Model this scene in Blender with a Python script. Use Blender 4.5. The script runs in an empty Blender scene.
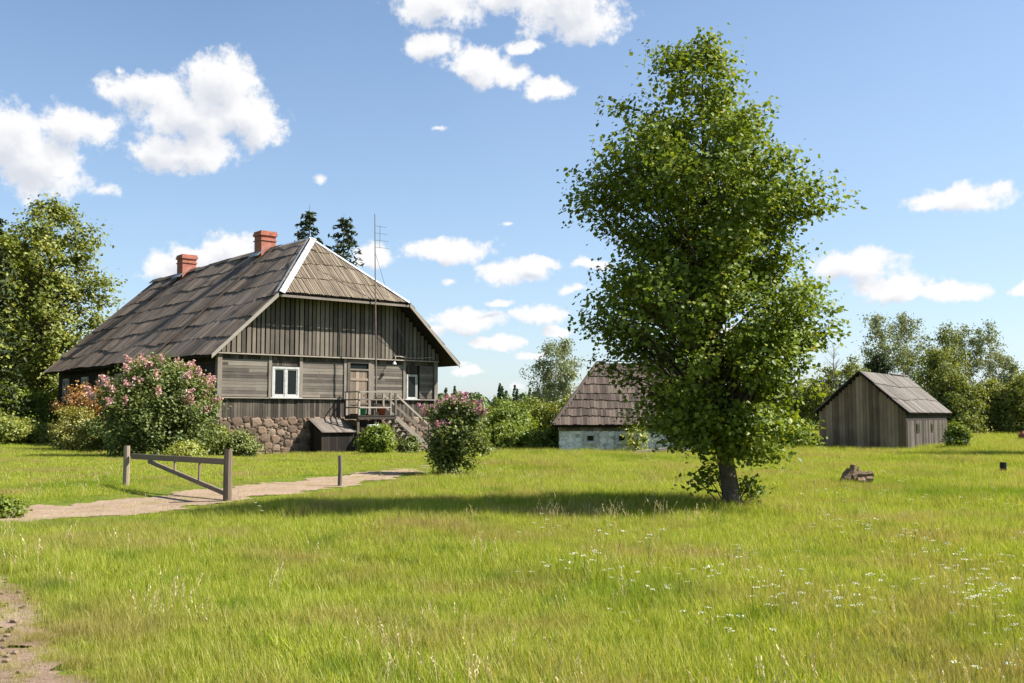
import bpy, bmesh, math, random
import numpy as np
from mathutils import Vector, Matrix
R = math.radians
rng = np.random.default_rng(7)
random.seed(7)
sc = bpy.context.scene
COL = sc.collection
F = 1000.0; HOR = 415.0; EYE = 1.6
SUN_AZ, SUN_EL = 2.0, 44.0        # azimuth counter-clockwise from +X, elevation

# ------------------------------------------------------------------ helpers
def at(px, depth):                # x of something seen in column px at this distance
    return (px - 512.0) / F * depth

def relief(x, y):
    x = np.asarray(x, float); y = np.asarray(y, float)
    g = 0.05*np.sin(x*0.42+1.3)*np.cos(y*0.36) + 0.03*np.sin(x*0.83+y*0.61+0.4)
    fade = np.clip((y-2.0)/4.0, 0, 1) * np.clip((60.0-y)/15.0, 0, 1)
    q = (x+8.6)*.643-(y-48.8)*.766        # metres out from the gable
    dip = .22*np.clip((9-np.abs(q-1.5))/6,0,1)*np.clip((10.5-np.abs((x+8.6)*.766+(y-48.8)*.643))/4,0,1)
    return g*fade-dip

def gz(x, y): return float(relief(x, y))

def tag(o, label=None, cat=None, group=None, kind=None):
    if label: o['label'] = label
    if cat: o['category'] = cat
    if group: o['group'] = group
    if kind: o['kind'] = kind
    return o

def empty(name, loc, rz=0.0, label=None, cat=None, group=None):
    o = bpy.data.objects.new(name, None); COL.objects.link(o)
    o.location = loc; o.rotation_euler = (0, 0, rz); o.empty_display_size = 0.3
    return tag(o, label, cat, group)

def link(name, me, mat=None, parent=None):
    o = bpy.data.objects.new(name, me); COL.objects.link(o)
    if mat is not None: me.materials.append(mat)
    if parent is not None: o.parent = parent
    return o

def V(*a): return np.array(a, float)
def unit(v):
    v = np.asarray(v, float); return v/np.linalg.norm(v)

_ICO = {}
def ico(sub):
    if sub not in _ICO:
        bm = bmesh.new(); bmesh.ops.create_icosphere(bm, subdivisions=sub, radius=1)
        vs = np.array([v.co[:] for v in bm.verts]); bm.verts.index_update()
        fs = [[v.index for v in f.verts] for f in bm.faces]; bm.free()
        _ICO[sub] = (vs, fs)
    return _ICO[sub]

class MB:
    """collects faces, with a per-face tint and metre-scaled uv, for ONE mesh object"""
    def __init__(s): s.v = []; s.f = []; s.t = []; s.uv = []; s.n = 0
    def add(s, vs, fs, tint=None, uvs=None):
        if tint is None: tint = random.random()
        b = s.n
        s.v.extend([tuple(map(float, p)) for p in vs]); s.n += len(vs)
        for k, f in enumerate(fs):
            s.f.append([b+i for i in f]); s.t.append(tint)
            if uvs is not None: s.uv.extend(uvs[k])
            else:
                for i in f: s.uv.append((vs[i][0]+vs[i][1], vs[i][2]))
    def box(s, o, a, b, c, tint=None):
        o, a, b, c = (np.asarray(q, float) for q in (o, a, b, c))
        if np.dot(np.cross(a, b), c) < 0: a, b = b, a
        E = [a, b, c]; Ls = [np.linalg.norm(q) for q in E]; g = int(np.argmax(Ls))
        vs = [o, o+a, o+a+b, o+b, o+c, o+a+c, o+a+b+c, o+b+c]
        fs = [[0,3,2,1],[4,5,6,7],[0,1,5,4],[1,2,6,5],[2,3,7,6],[3,0,4,7]]
        ru, rv = random.random()*30, random.random()*30
        ed = E[g]/Ls[g]; oth = [E[k]/max(Ls[k],1e-6) for k in range(3) if k != g]
        uvs = []
        for f in fs:
            row = []
            for i in f:
                d = vs[i]-o
                row.append((ru+float(np.dot(d, oth[0])+np.dot(d, oth[1])), rv+float(np.dot(d, ed))))
            uvs.append(row)
        s.add(vs, fs, tint, uvs)
    def bx(s, x0, x1, y0, y1, z0, z1, tint=None):
        s.box((x0,y0,z0),(x1-x0,0,0),(0,y1-y0,0),(0,0,z1-z0),tint)
    def bar(s, p, q, w, h, up=(0,0,1), tint=None):
        p, q = np.asarray(p,float), np.asarray(q,float); d = unit(q-p)
        side = np.cross(d, up)
        if np.linalg.norm(side) < 1e-4: side = np.cross(d, (1,0,0))
        side = unit(side); u2 = np.cross(side, d)
        s.box(p-side*w/2-u2*h/2, side*w, u2*h, q-p, tint)
    def tube(s, pts, rad, sides=6, tint=None, cap=True):
        pts = [np.asarray(p,float) for p in pts]; n = len(pts)
        if np.isscalar(rad): rad = [rad]*n
        vs = []; uvc = []; L = 0
        ref = V(0.31,0.87,0.38)
        for i in range(n):
            d = unit(pts[min(i+1,n-1)]-pts[max(i-1,0)])
            a = np.cross(d, ref)
            if np.linalg.norm(a) < .05: a = np.cross(d, V(1,0,0))
            a = unit(a); b = np.cross(d, a)
            if i: L += np.linalg.norm(pts[i]-pts[i-1])
            for k in range(sides):
                t = 2*math.pi*k/sides
                vs.append(pts[i]+(a*math.cos(t)+b*math.sin(t))*rad[i]); uvc.append((rad[i]*t, L))
        fs = []; uvs = []
        for i in range(n-1):
            for k in range(sides):
                f = [i*sides+k, i*sides+(k+1)%sides, (i+1)*sides+(k+1)%sides, (i+1)*sides+k]
                fs.append(f); uvs.append([uvc[j] for j in f])
        if cap:
            f = list(range(sides))[::-1]; fs.append(f); uvs.append([uvc[j] for j in f])
            f = [(n-1)*sides+k for k in range(sides)]; fs.append(f); uvs.append([uvc[j] for j in f])
        s.add(vs, fs, tint, uvs)
    def blob(s, c, r, sub=2, jit=.12, tint=None, rot=None):
        vs, fs = ico(sub)
        j = 1+jit*(np.random.RandomState(random.randrange(1<<30)).rand(len(vs),1)*2-1)
        p = vs*j*np.asarray(r,float)
        if rot is not None: p = p@np.array(Matrix.Rotation(rot[0],3,rot[1])).T
        s.add(list(p+np.asarray(c,float)), fs, tint)
    def build(s, name, mat, parent=None, smooth=False):
        me = bpy.data.meshes.new(name); me.from_pydata(s.v, [], s.f)
        at_ = me.attributes.new('tint','FLOAT','FACE'); at_.data.foreach_set('value', np.array(s.t, np.float32))
        uv = me.uv_layers.new(name='UVMap'); uv.data.foreach_set('uv', np.array(s.uv, np.float32).ravel())
        if smooth: me.polygons.foreach_set('use_smooth', [True]*len(me.polygons))
        me.update()
        return link(name, me, mat, parent)

def bulk_mesh(name, verts, tris, tint, mat, parent=None):
    """fast triangle mesh from numpy arrays"""
    me = bpy.data.meshes.new(name)
    nv, nt = len(verts), len(tris)
    me.vertices.add(nv); me.vertices.foreach_set('co', np.asarray(verts, np.float32).ravel())
    me.loops.add(nt*3); me.loops.foreach_set('vertex_index', np.asarray(tris, np.int32).ravel())
    me.polygons.add(nt); me.polygons.foreach_set('loop_start', np.arange(0, nt*3, 3, dtype=np.int32))
    me.polygons.foreach_set('loop_total', np.full(nt, 3, np.int32))
    a = me.attributes.new('tint','FLOAT','FACE'); a.data.foreach_set('value', np.asarray(tint, np.float32))
    me.update(calc_edges=True); me.validate()
    return link(name, me, mat, parent)

# ------------------------------------------------------------------ materials
def nmat(name):
    m = bpy.data.materials.new(name); m.use_nodes = True
    nt = m.node_tree; nt.nodes.clear()
    out = nt.nodes.new('ShaderNodeOutputMaterial')
    return m, nt, nt.nodes, nt.links, out

def ramp(nd, stops):
    r = nd.new('ShaderNodeValToRGB'); e = r.color_ramp.elements
    while len(e) < len(stops): e.new(0.5)
    for i, (p, c) in enumerate(stops): e[i].position = p; e[i].color = (*c, 1)
    return r

def mixc(nd, lk, fac, a, b, mode='MIX'):
    m = nd.new('ShaderNodeMix'); m.data_type = 'RGBA'; m.blend_type = mode
    for sock, val in ((m.inputs[0], fac), (m.inputs[6], a), (m.inputs[7], b)):
        if hasattr(val, 'is_output'): lk.new(val, sock)
        elif isinstance(val, (int, float)): sock.default_value = val
        else: sock.default_value = (*val, 1)
    return m.outputs[2]

def mth(nd, lk, op, a, b=None, c=None, clamp=False):
    m = nd.new('ShaderNodeMath'); m.operation = op; m.use_clamp = clamp
    for i, v in enumerate((a, b, c)):
        if v is None: continue
        if hasattr(v, 'is_output'): lk.new(v, m.inputs[i])
        else: m.inputs[i].default_value = v
    return m.outputs[0]

def noise(nd, lk, vec, scale, detail=3, rough=.55):
    n = nd.new('ShaderNodeTexNoise'); n.inputs['Scale'].default_value = scale
    n.inputs['Detail'].default_value = detail; n.inputs['Roughness'].default_value = rough
    if vec is not None: lk.new(vec, n.inputs['Vector'])
    return n.outputs['Fac']

def attr(nd, name):
    a = nd.new('ShaderNodeAttribute'); a.attribute_name = name; return a.outputs['Fac']

def wood(name, stops, grain=(26, 1.6), stain=None, bump=.35, rough=.85):
    """weathered boards: board tone from tint, streaks along the grain, grey blotches"""
    m, nt, nd, lk, out = nmat(name)
    uv = nd.new('ShaderNodeUVMap'); uv.uv_map = 'UVMap'
    mp = nd.new('ShaderNodeMapping'); mp.inputs['Scale'].default_value = (grain[0], grain[1], 1); lk.new(uv.outputs[0], mp.inputs[0])
    g = noise(nd, lk, mp.outputs[0], 1.0, 5, .6)
    tc = nd.new('ShaderNodeTexCoord')
    b = noise(nd, lk, tc.outputs['Object'], 1.3, 4, .6)
    t = attr(nd, 'tint')
    v = mth(nd, lk, 'ADD', mth(nd, lk, 'MULTIPLY', t, .62), mth(nd, lk, 'MULTIPLY', g, .42))
    v = mth(nd, lk, 'ADD', v, mth(nd, lk, 'MULTIPLY', mth(nd, lk, 'SUBTRACT', b, .5), .5))
    r = ramp(nd, stops); lk.new(v, r.inputs[0]); c = r.outputs[0]
    if stain:
        s = noise(nd, lk, tc.outputs['Object'], stain[1], 5, .65)
        rs = ramp(nd, [(stain[2], (0,0,0)), (stain[2]+.12, (1,1,1))]); lk.new(s, rs.inputs[0])
        c = mixc(nd, lk, rs.outputs[0], c, stain[0])
    p = nd.new('ShaderNodeBsdfPrincipled'); p.inputs['Roughness'].default_value = rough
    p.inputs['Specular IOR Level'].default_value = .2
    lk.new(c, p.inputs['Base Color'])
    bp = nd.new('ShaderNodeBump'); bp.inputs['Strength'].default_value = bump; bp.inputs['Distance'].default_value = .01
    lk.new(g, bp.inputs['Height']); lk.new(bp.outputs[0], p.inputs['Normal'])
    lk.new(p.outputs[0], out.inputs[0]); return m

def plain(name, col, rough=.6, var=.15, scale=4.0, metal=0.0, bump=.1, dirt=None):
    m, nt, nd, lk, out = nmat(name)
    tc = nd.new('ShaderNodeTexCoord'); n = noise(nd, lk, tc.outputs['Object'], scale, 5, .65)
    lo = tuple(c*(1-var) for c in col); hi = tuple(min(1, c*(1+var)) for c in col)
    r = ramp(nd, [(.3, lo), (.7, hi)]); lk.new(n, r.inputs[0]); c = r.outputs[0]
    if dirt:
        n2 = noise(nd, lk, tc.outputs['Object'], scale*.6, 6, .7)
        r2 = ramp(nd, [(.5,(0,0,0)),(.66,(1,1,1))]); lk.new(n2, r2.inputs[0]); c = mixc(nd, lk, r2.outputs[0], c, dirt)
    p = nd.new('ShaderNodeBsdfPrincipled'); p.inputs['Roughness'].default_value = rough; p.inputs['Metallic'].default_value = metal
    p.inputs['Specular IOR Level'].default_value = .3
    lk.new(c, p.inputs['Base Color'])
    bp = nd.new('ShaderNodeBump'); bp.inputs['Strength'].default_value = bump; bp.inputs['Distance'].default_value = .02
    lk.new(n, bp.inputs['Height']); lk.new(bp.outputs[0], p.inputs['Normal'])
    lk.new(p.outputs[0], out.inputs[0]); return m

def leafmat(name, stops, trans=.35, gloss=.06, patch=None, patch_scale=.25):
    """leaf tone from per-leaf tint; light passes through the blade"""
    m, nt, nd, lk, out = nmat(name)
    t = attr(nd, 'tint'); r = ramp(nd, stops); lk.new(t, r.inputs[0]); c = r.outputs[0]
    if patch:
        ge = nd.new('ShaderNodeNewGeometry')
        for k, (pc, lo, hi, sc_) in enumerate(patch):
            n = noise(nd, lk, ge.outputs['Position'], sc_, 3, .6)
            rr = ramp(nd, [(lo,(0,0,0)),(hi,(1,1,1))]); lk.new(n, rr.inputs[0])
            c = mixc(nd, lk, mth(nd, lk, 'MULTIPLY', rr.outputs[0], mth(nd, lk, 'ADD', t, .25, clamp=True)), c, pc)
    d = nd.new('ShaderNodeBsdfDiffuse'); lk.new(c, d.inputs[0])
    tr = nd.new('ShaderNodeBsdfTranslucent')
    c2 = mixc(nd, lk, 1.0, c, (1.0, .95, .45), 'MULTIPLY'); 
    lk.new(c2, tr.inputs[0])
    mx = nd.new('ShaderNodeMixShader'); mx.inputs[0].default_value = trans
    lk.new(d.outputs[0], mx.inputs[1]); lk.new(tr.outputs[0], mx.inputs[2])
    gl = nd.new('ShaderNodeBsdfGlossy'); gl.inputs['Roughness'].default_value = .5; gl.inputs[0].default_value = (.8,.85,.8,1)
    m2 = nd.new('ShaderNodeMixShader'); m2.inputs[0].default_value = gloss
    lk.new(mx.outputs[0], m2.inputs[1]); lk.new(gl.outputs[0], m2.inputs[2])
    lk.new(m2.outputs[0], out.inputs[0]); return m

M = {}
M['gable'] = wood('weathered gable boards', [(0,(0.0339,0.0277,0.0228)),(.3,(0.0745,0.0622,0.0495)),(.6,(0.135,0.113,0.0898)),(.9,(0.203,0.172,0.136))])
M['panel'] = wood('pale horizontal boards', [(0,(0.0367,0.0308,0.0254)),(.3,(0.0882,0.0744,0.0618)),(.6,(0.155,0.132,0.108)),(.9,(0.228,0.197,0.161))], grain=(18,1.1))
M['skirt'] = wood('dark skirt boards', [(0,(0.016,0.0133,0.0105)),(.4,(0.048,0.0391,0.0314)),(.75,(0.104,0.0859,0.0673)),(1,(0.16,0.137,0.108))])
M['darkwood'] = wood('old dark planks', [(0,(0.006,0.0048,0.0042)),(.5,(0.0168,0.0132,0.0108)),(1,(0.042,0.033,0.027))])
M['roof'] = wood('weathered roof boards', [(0,(0.0213,0.015,0.011)),(.25,(0.064,0.0469,0.0347)),(.5,(0.149,0.111,0.0824)),(.75,(0.246,0.19,0.145)),(1,(0.341,0.272,0.21))], grain=(22,.6), stain=((0.048,0.0359,0.0275),.5,.57))
M['hip'] = wood('tan roof shakes', [(0,(.03,.022,.015)),(.3,(.085,.064,.044)),(.6,(.165,.13,.092)),(1,(.25,.205,.15))], grain=(24,.9))
M['cellarroof'] = wood('grey shingles', [(0,(0.0202,0.0147,0.0116)),(.35,(0.0616,0.0451,0.0348)),(.65,(0.106,0.0803,0.0621)),(1,(0.168,0.128,0.0975))], grain=(16,1.0))
M['barn'] = wood('grey barn boards', [(0,(0.0443,0.0298,0.0185)),(.35,(0.134,0.096,0.0607)),(.65,(0.262,0.189,0.122)),(1,(0.412,0.311,0.206))], grain=(20,.9))
M['barnroof'] = wood('barn roof boards', [(0,(0.0372,0.031,0.026)),(.35,(0.093,0.0794,0.067)),(.65,(0.146,0.127,0.108)),(1,(0.205,0.18,0.155))], grain=(18,.9))
M['rail'] = wood('grey rail timber', [(0,(.06,.05,.04)),(.3,(.15,.126,.102)),(.6,(.25,.215,.178)),(1,(.36,.32,.27))])
M['verge'] = wood('pale verge board', [(0,(0.09,0.075,0.06)),(.4,(0.195,0.165,0.135)),(1,(0.315,0.277,0.232))])
M['white'] = plain('white window paint', (0.415,0.415,0.392), .55, .08, 9, dirt=(0.288,0.271,0.23))
M['flash'] = plain('whitened sheet metal', (.40,.41,.42), .5, .2, 3.5, dirt=(.2,.195,.185))
M['doorwood'] = wood('faded brown door', [(0,(.08,.06,.045)),(.4,(.19,.145,.105)),(.8,(.3,.235,.175))])
M['mast'] = plain('rusty steel mast', (.16,.12,.09), .7, .3, 6, metal=.3)
M['iron'] = plain('dark iron', (.05,.05,.05), .6, .2, 8, metal=.5)
M['bark'] = plain('grey brown bark', (.085,.068,.05), .95, .5, 9, bump=.9)
M['birchbark'] = plain('pale birch bark', (.38,.36,.33), .8, .45, 3, bump=.4, dirt=(.06,.05,.045))
M['deadwood'] = plain('bare dead wood', (.13,.11,.09), .9, .3, 5)
M['stump'] = plain('grey rotten wood', (0.165,0.11,0.0672), .95, .55, 6, bump=.8)
M['lamp'] = plain('white enamel', (.75,.75,.7), .3, .05)
M['green_plastic'] = plain('green plastic', (.02,.32,.12), .35, .1)
M['orange_plastic'] = plain('orange clay', (.52,.15,.06), .6, .12)
M['teal'] = plain('teal painted steel', (.05,.16,.13), .5, .2)
M['black'] = plain('black rubber', (.012,.012,.012), .7, .3)
M['film'] = plain('white plastic film', (.72,.74,.74), .4, .06, 3)
M['rust'] = plain('rusty brown', (.25,.075,.035), .85, .35, 5)

def glassmat():
    m, nt, nd, lk, out = nmat('dark window glass')
    p = nd.new('ShaderNodeBsdfPrincipled'); p.inputs['Base Color'].default_value = (.012,.016,.015,1)
    p.inputs['Roughness'].default_value = .08; p.inputs['Specular IOR Level'].default_value = .12
    lk.new(p.outputs[0], out.inputs[0]); return m
M['glass'] = glassmat()

def stonemat(name, stops, sc_=7):
    m, nt, nd, lk, out = nmat(name)
    t = attr(nd, 'tint'); tc = nd.new('ShaderNodeTexCoord'); n = noise(nd, lk, tc.outputs['Object'], sc_, 6, .7)
    v = mth(nd, lk, 'ADD', mth(nd, lk, 'MULTIPLY', t, .8), mth(nd, lk, 'MULTIPLY', mth(nd, lk, 'SUBTRACT', n, .4), .6))
    r = ramp(nd, stops); lk.new(v, r.inputs[0])
    p = nd.new('ShaderNodeBsdfPrincipled'); p.inputs['Roughness'].default_value = .9; p.inputs['Specular IOR Level'].default_value = .2
    lk.new(r.outputs[0], p.inputs['Base Color'])
    bp = nd.new('ShaderNodeBump'); bp.inputs['Strength'].default_value = .6; bp.inputs['Distance'].default_value = .03
    lk.new(n, bp.inputs['Height']); lk.new(bp.outputs[0], p.inputs['Normal']); lk.new(p.outputs[0], out.inputs[0]); return m
M['stone'] = stonemat('field stones', [(0,(0.0473,0.0324,0.0242)),(.25,(0.105,0.0743,0.0536)),(.5,(0.179,0.119,0.0824)),(.75,(0.222,0.166,0.122)),(1,(0.147,0.0811,0.057))])
M['mortar'] = plain('old mortar', (0.18,0.144,0.105), .95, .35, 5, bump=.6)
M['lime'] = stonemat('flaking limewash over stone', [(0,(.16,.145,.125)),(.1,(.36,.34,.305)),(.24,(.58,.56,.52)),(.6,(.70,.68,.63)),(1,(.72,.70,.65))], 6)

def brickmat():
    m, nt, nd, lk, out = nmat('red chimney brick')
    uv = nd.new('ShaderNodeUVMap'); uv.uv_map = 'UVMap'
    b = nd.new('ShaderNodeTexBrick'); lk.new(uv.outputs[0], b.inputs['Vector'])
    b.inputs['Scale'].default_value = 1; b.inputs['Brick Width'].default_value = .26; b.inputs['Row Height'].default_value = .085
    b.inputs['Mortar Size'].default_value = .008
    b.inputs['Color1'].default_value = (.42,.115,.06,1); b.inputs['Color2'].default_value = (.29,.075,.042,1); b.inputs['Mortar'].default_value = (.3,.22,.18,1)
    p = nd.new('ShaderNodeBsdfPrincipled'); p.inputs['Roughness'].default_value = .9
    tc = nd.new('ShaderNodeTexCoord'); n = noise(nd, lk, tc.outputs['Object'], 3, 5, .7)
    r = ramp(nd, [(.5,(1,1,1)),(.75,(.5,.45,.42))]); lk.new(n, r.inputs[0])
    lk.new(mixc(nd, lk, 1.0, b.outputs[0], r.outputs[0], 'MULTIPLY'), p.inputs['Base Color'])
    bp = nd.new('ShaderNodeBump'); bp.inputs['Strength'].default_value = .5; bp.inputs['Distance'].default_value = .01; bp.invert = True
    lk.new(b.outputs['Fac'], bp.inputs['Height']); lk.new(bp.outputs[0], p.inputs['Normal'])
    lk.new(p.outputs[0], out.inputs[0]); return m
M['brick'] = brickmat()

M['maple'] = leafmat('maple leaves', [(0,(0.0798,0.117,0.013)),(.45,(0.156,0.211,0.0208)),(.8,(0.248,0.294,0.0338)),(1,(0.407,0.339,0.065))], .42, .02)
M['broad'] = leafmat('broadleaf foliage', [(0,(0.105,0.133,0.0218)),(.5,(0.21,0.238,0.0374)),(1,(0.378,0.353,0.0702))], .38, .025)
M['birch'] = leafmat('birch leaves', [(0,(0.129,0.158,0.0747)),(.5,(0.217,0.241,0.112)),(1,(0.354,0.362,0.187))], .38, .025)
M['willow'] = leafmat('willow leaves', [(0,(0.12,0.146,0.03)),(.5,(0.21,0.233,0.045)),(1,(0.33,0.323,0.075))], .42, .025)
M['bushlight'] = leafmat('fresh bush leaves', [(0,(0.0938,0.138,0.015)),(.5,(0.181,0.237,0.0275)),(1,(0.312,0.344,0.0562))], .45, .025)
M['lilac'] = leafmat('lilac leaves', [(0,(0.0732,0.105,0.0277)),(.5,(0.147,0.182,0.0432)),(1,(0.264,0.276,0.0849))], .38, .025)
M['spruce'] = leafmat('spruce needles', [(0,(.022,.034,.014)),(.5,(.045,.06,.024)),(1,(.085,.095,.04))], .15, .01)
M['redleaf'] = leafmat('orange young leaves', [(0,(0.23,0.115,0.0345)),(.5,(0.414,0.196,0.0517)),(1,(0.529,0.31,0.092))], .4)
M['olive'] = leafmat('yellow olive leaves', [(0,(0.168,0.175,0.0308)),(.5,(0.294,0.287,0.049)),(1,(0.462,0.378,0.084))], .42)
M['yellowleaf'] = leafmat('yellow green leaves', [(0,(0.182,0.224,0.028)),(.5,(0.336,0.364,0.042)),(1,(0.532,0.476,0.07))], .42)
M['pink'] = leafmat('pale pink blossom', [(0,(0.44,0.21,0.231)),(.5,(0.638,0.378,0.389)),(1,(0.792,0.567,0.567))], .3, .01)
M['magenta'] = leafmat('lilac pink blossom', [(0,(0.286,0.1,0.187)),(.5,(0.462,0.213,0.308)),(1,(0.638,0.4,0.462))], .3, .02)
M['forest'] = leafmat('distant forest', [(0,(0.0338,0.0591,0.0304)),(.4,(0.0675,0.105,0.0473)),(.75,(0.144,0.194,0.0759)),(1,(0.236,0.279,0.118))], .25, .02)

# ------------------------------------------------------------------ camera, sun, sky
pitch = math.atan((HOR-341.5)/F)
cam = bpy.data.cameras.new('camera'); camo = bpy.data.objects.new('camera', cam); COL.objects.link(camo)
camo.location = (0, 0, EYE); camo.rotation_euler = (math.pi/2+pitch, 0, 0)
cam.sensor_width = 36; cam.lens = F/1024*36; cam.clip_end = 6000; cam.clip_start = .05
sc.camera = camo
sd = Vector((math.cos(R(SUN_AZ))*math.cos(R(SUN_EL)), math.sin(R(SUN_AZ))*math.cos(R(SUN_EL)), math.sin(R(SUN_EL))))
sl = bpy.data.lights.new('sun', 'SUN'); sl.energy = 5.0; sl.angle = R(.53); sl.color = (1, .955, .88)
so = bpy.data.objects.new('sun', sl); COL.objects.link(so); so.rotation_euler = sd.to_track_quat('Z','Y').to_euler(); so.location = (0,0,50)

def px_dir(px, py):
    a = (px-512)/F; u = (341.5-py)/F
    y = math.cos(pitch)-u*math.sin(pitch); z = math.sin(pitch)+u*math.cos(pitch)
    return math.atan2(a, y), math.atan2(z, math.hypot(a, y))

CLOUDS = [(480,342,16,6),(560,330,20,7),(500,300,18,6),(425,330,22,8),(530,355,16,5),(590,262,20,7),(470,372,18,6),(8,140,46,40),(40,165,48,32),(74,128,40,24),(108,188,24,10,.42),
 (222,84,46,34),(248,118,40,26),(150,92,56,20),(195,118,62,30),(172,152,48,20),(205,152,40,20),(262,130,24,24),(120,70,14,9,.42),
 (232,250,38,22),(196,262,34,20),(168,268,30,18),(215,280,60,16),
 (440,6,56,28),(508,-10,60,24),(566,6,64,36),(590,24,38,24),(434,46,36,16),(478,67,44,20),(508,76,26,14),(546,88,32,12),(524,47,22,8),(512,82,14,14,.42),
 (438,131,16,6,.42),(320,180,13,9,.42),
 (447,250,52,15),(512,273,42,14),(540,263,26,9),(572,288,24,9,.42),(452,281,14,7,.42),(466,320,46,15),(540,313,38,12),(503,343,26,9),(515,386,18,7,.42),(458,366,18,6,.42),(508,225,14,5,.42),(412,246,24,9,.42),
 (372,256,24,14),
 (966,200,46,16),(935,204,26,10),(852,266,56,18),(892,287,42,15),(955,290,32,10),(1020,292,14,7),(900,292,40,9),
 (1130,110,80,40),(1210,230,70,26),(-110,90,90,46),(-160,240,80,30),(760,-90,90,40),(300,-110,80,36),(700,330,44,10),(1100,330,50,12),(-60,330,40,12)]

def make_world():
    w = bpy.data.worlds.new('World'); sc.world = w; w.use_nodes = True
    nt = w.node_tree; nd, lk = nt.nodes, nt.links; nd.clear()
    out = nd.new('ShaderNodeOutputWorld'); bg = nd.new('ShaderNodeBackground'); lk.new(bg.outputs[0], out.inputs[0])
    bg.inputs[1].default_value = .069
    sky = nd.new('ShaderNodeTexSky'); sky.sky_type = 'NISHITA'; sky.sun_disc = False
    sky.sun_elevation = R(SUN_EL); sky.sun_rotation = R(90-SUN_AZ); sky.altitude = 100
    sky.air_density = 1.0; sky.dust_density = .7; sky.ozone_density = 2.2
    # cloud field as a node group over (azimuth, elevation)
    g = bpy.data.node_groups.new('cumulus field', 'ShaderNodeTree')
    g.interface.new_socket('Vector', in_out='INPUT', socket_type='NodeSocketVector')
    g.interface.new_socket('Field', in_out='OUTPUT', socket_type='NodeSocketFloat')
    gn, gl = g.nodes, g.links
    gi = gn.new('NodeGroupInput'); go = gn.new('NodeGroupOutput')
    prev = None
    for (px, py, rx, ry, *fa) in CLOUDS:
        a, e = px_dir(px, py); sx, sy = F/rx, F/ry
        vm = gn.new('ShaderNodeVectorMath'); vm.operation = 'MULTIPLY_ADD'
        gl.new(gi.outputs[0], vm.inputs[0]); vm.inputs[1].default_value = (sx, sy, 0); vm.inputs[2].default_value = (-a*sx, -e*sy, 0)
        ln = gn.new('ShaderNodeVectorMath'); ln.operation = 'LENGTH'; gl.new(vm.outputs[0], ln.inputs[0])
        if prev is None: prev = ln.outputs['Value']
        else: prev = mth(gn, gl, 'SMOOTH_MIN', prev, mth(gn, gl, 'ADD', ln.outputs['Value'], fa[0]) if fa else ln.outputs['Value'], .18)
    gl.new(mth(gn, gl, 'SUBTRACT', 1.0, prev), go.inputs[0])
    tc = nd.new('ShaderNodeTexCoord'); sp = nd.new('ShaderNodeSeparateXYZ'); lk.new(tc.outputs['Generated'], sp.inputs[0])
    az = mth(nd, lk, 'ARCTAN2', sp.outputs[0], sp.outputs[1]); el = mth(nd, lk, 'ARCSINE', sp.outputs[2])
    cv = nd.new('ShaderNodeCombineXYZ'); lk.new(az, cv.inputs[0]); lk.new(el, cv.inputs[1])
    # billowing: displaced coordinates plus fractal edge
    nw = nd.new('ShaderNodeTexNoise'); nw.inputs['Scale'].default_value = 26; nw.inputs['Detail'].default_value = 5; lk.new(cv.outputs[0], nw.inputs['Vector'])
    sub = nd.new('ShaderNodeVectorMath'); sub.operation = 'SUBTRACT'; lk.new(nw.outputs['Color'], sub.inputs[0]); sub.inputs[1].default_value = (.5,.5,.5)
    mul = nd.new('ShaderNodeVectorMath'); mul.operation = 'MULTIPLY_ADD'; lk.new(sub.outputs[0], mul.inputs[0]); mul.inputs[1].default_value = (.030,.022,0); lk.new(cv.outputs[0], mul.inputs[2])
    n1 = mth(nd, lk, 'ADD', mth(nd, lk, 'MULTIPLY', noise(nd, lk, cv.outputs[0], 38, 9, .62), .72), mth(nd, lk, 'MULTIPLY', noise(nd, lk, cv.outputs[0], 120, 7, .62), .28))
    def field(vec):
        gg = nd.new('ShaderNodeGroup'); gg.node_tree = g; lk.new(vec, gg.inputs[0]); return gg.outputs[0]
    f0 = mth(nd, lk, 'ADD', field(mul.outputs[0]), mth(nd, lk, 'MULTIPLY', mth(nd, lk, 'SUBTRACT', n1, .52), 2.2))
    sh = nd.new('ShaderNodeVectorMath'); sh.operation = 'ADD'; lk.new(mul.outputs[0], sh.inputs[0]); sh.inputs[1].default_value = (.010,.016,0)
    nsh = nd.new('ShaderNodeVectorMath'); nsh.operation = 'ADD'; lk.new(cv.outputs[0], nsh.inputs[0]); nsh.inputs[1].default_value = (.006,.009,0)
    n2 = noise(nd, lk, nsh.outputs[0], 42, 9, .62)
    f1 = mth(nd, lk, 'ADD', field(sh.outputs[0]), mth(nd, lk, 'MULTIPLY', mth(nd, lk, 'SUBTRACT', n2, .5), 1.3))
    dn = nd.new('ShaderNodeMapRange'); dn.interpolation_type = 'SMOOTHSTEP'; lk.new(f0, dn.inputs[0]); dn.inputs[1].default_value = -.08; dn.inputs[2].default_value = .42
    sd_ = nd.new('ShaderNodeMapRange'); sd_.interpolation_type = 'SMOOTHSTEP'; lk.new(f1, sd_.inputs[0]); sd_.inputs[1].default_value = .2; sd_.inputs[2].default_value = .95
    cc = mixc(nd, lk, sd_.outputs[0], CLOUD_LIT, CLOUD_SHADE)
    # thin high veil, stronger to the right and towards the horizon
    nv = noise(nd, lk, cv.outputs[0], 3.0, 5, .6)
    veil = mth(nd, lk, 'MULTIPLY', nv, VEIL)
    lowh = nd.new('ShaderNodeMapRange'); lk.new(el, lowh.inputs[0]); lowh.inputs[1].default_value = .0; lowh.inputs[2].default_value = .40; lowh.inputs[3].default_value = .26; lowh.inputs[4].default_value = .0
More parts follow.
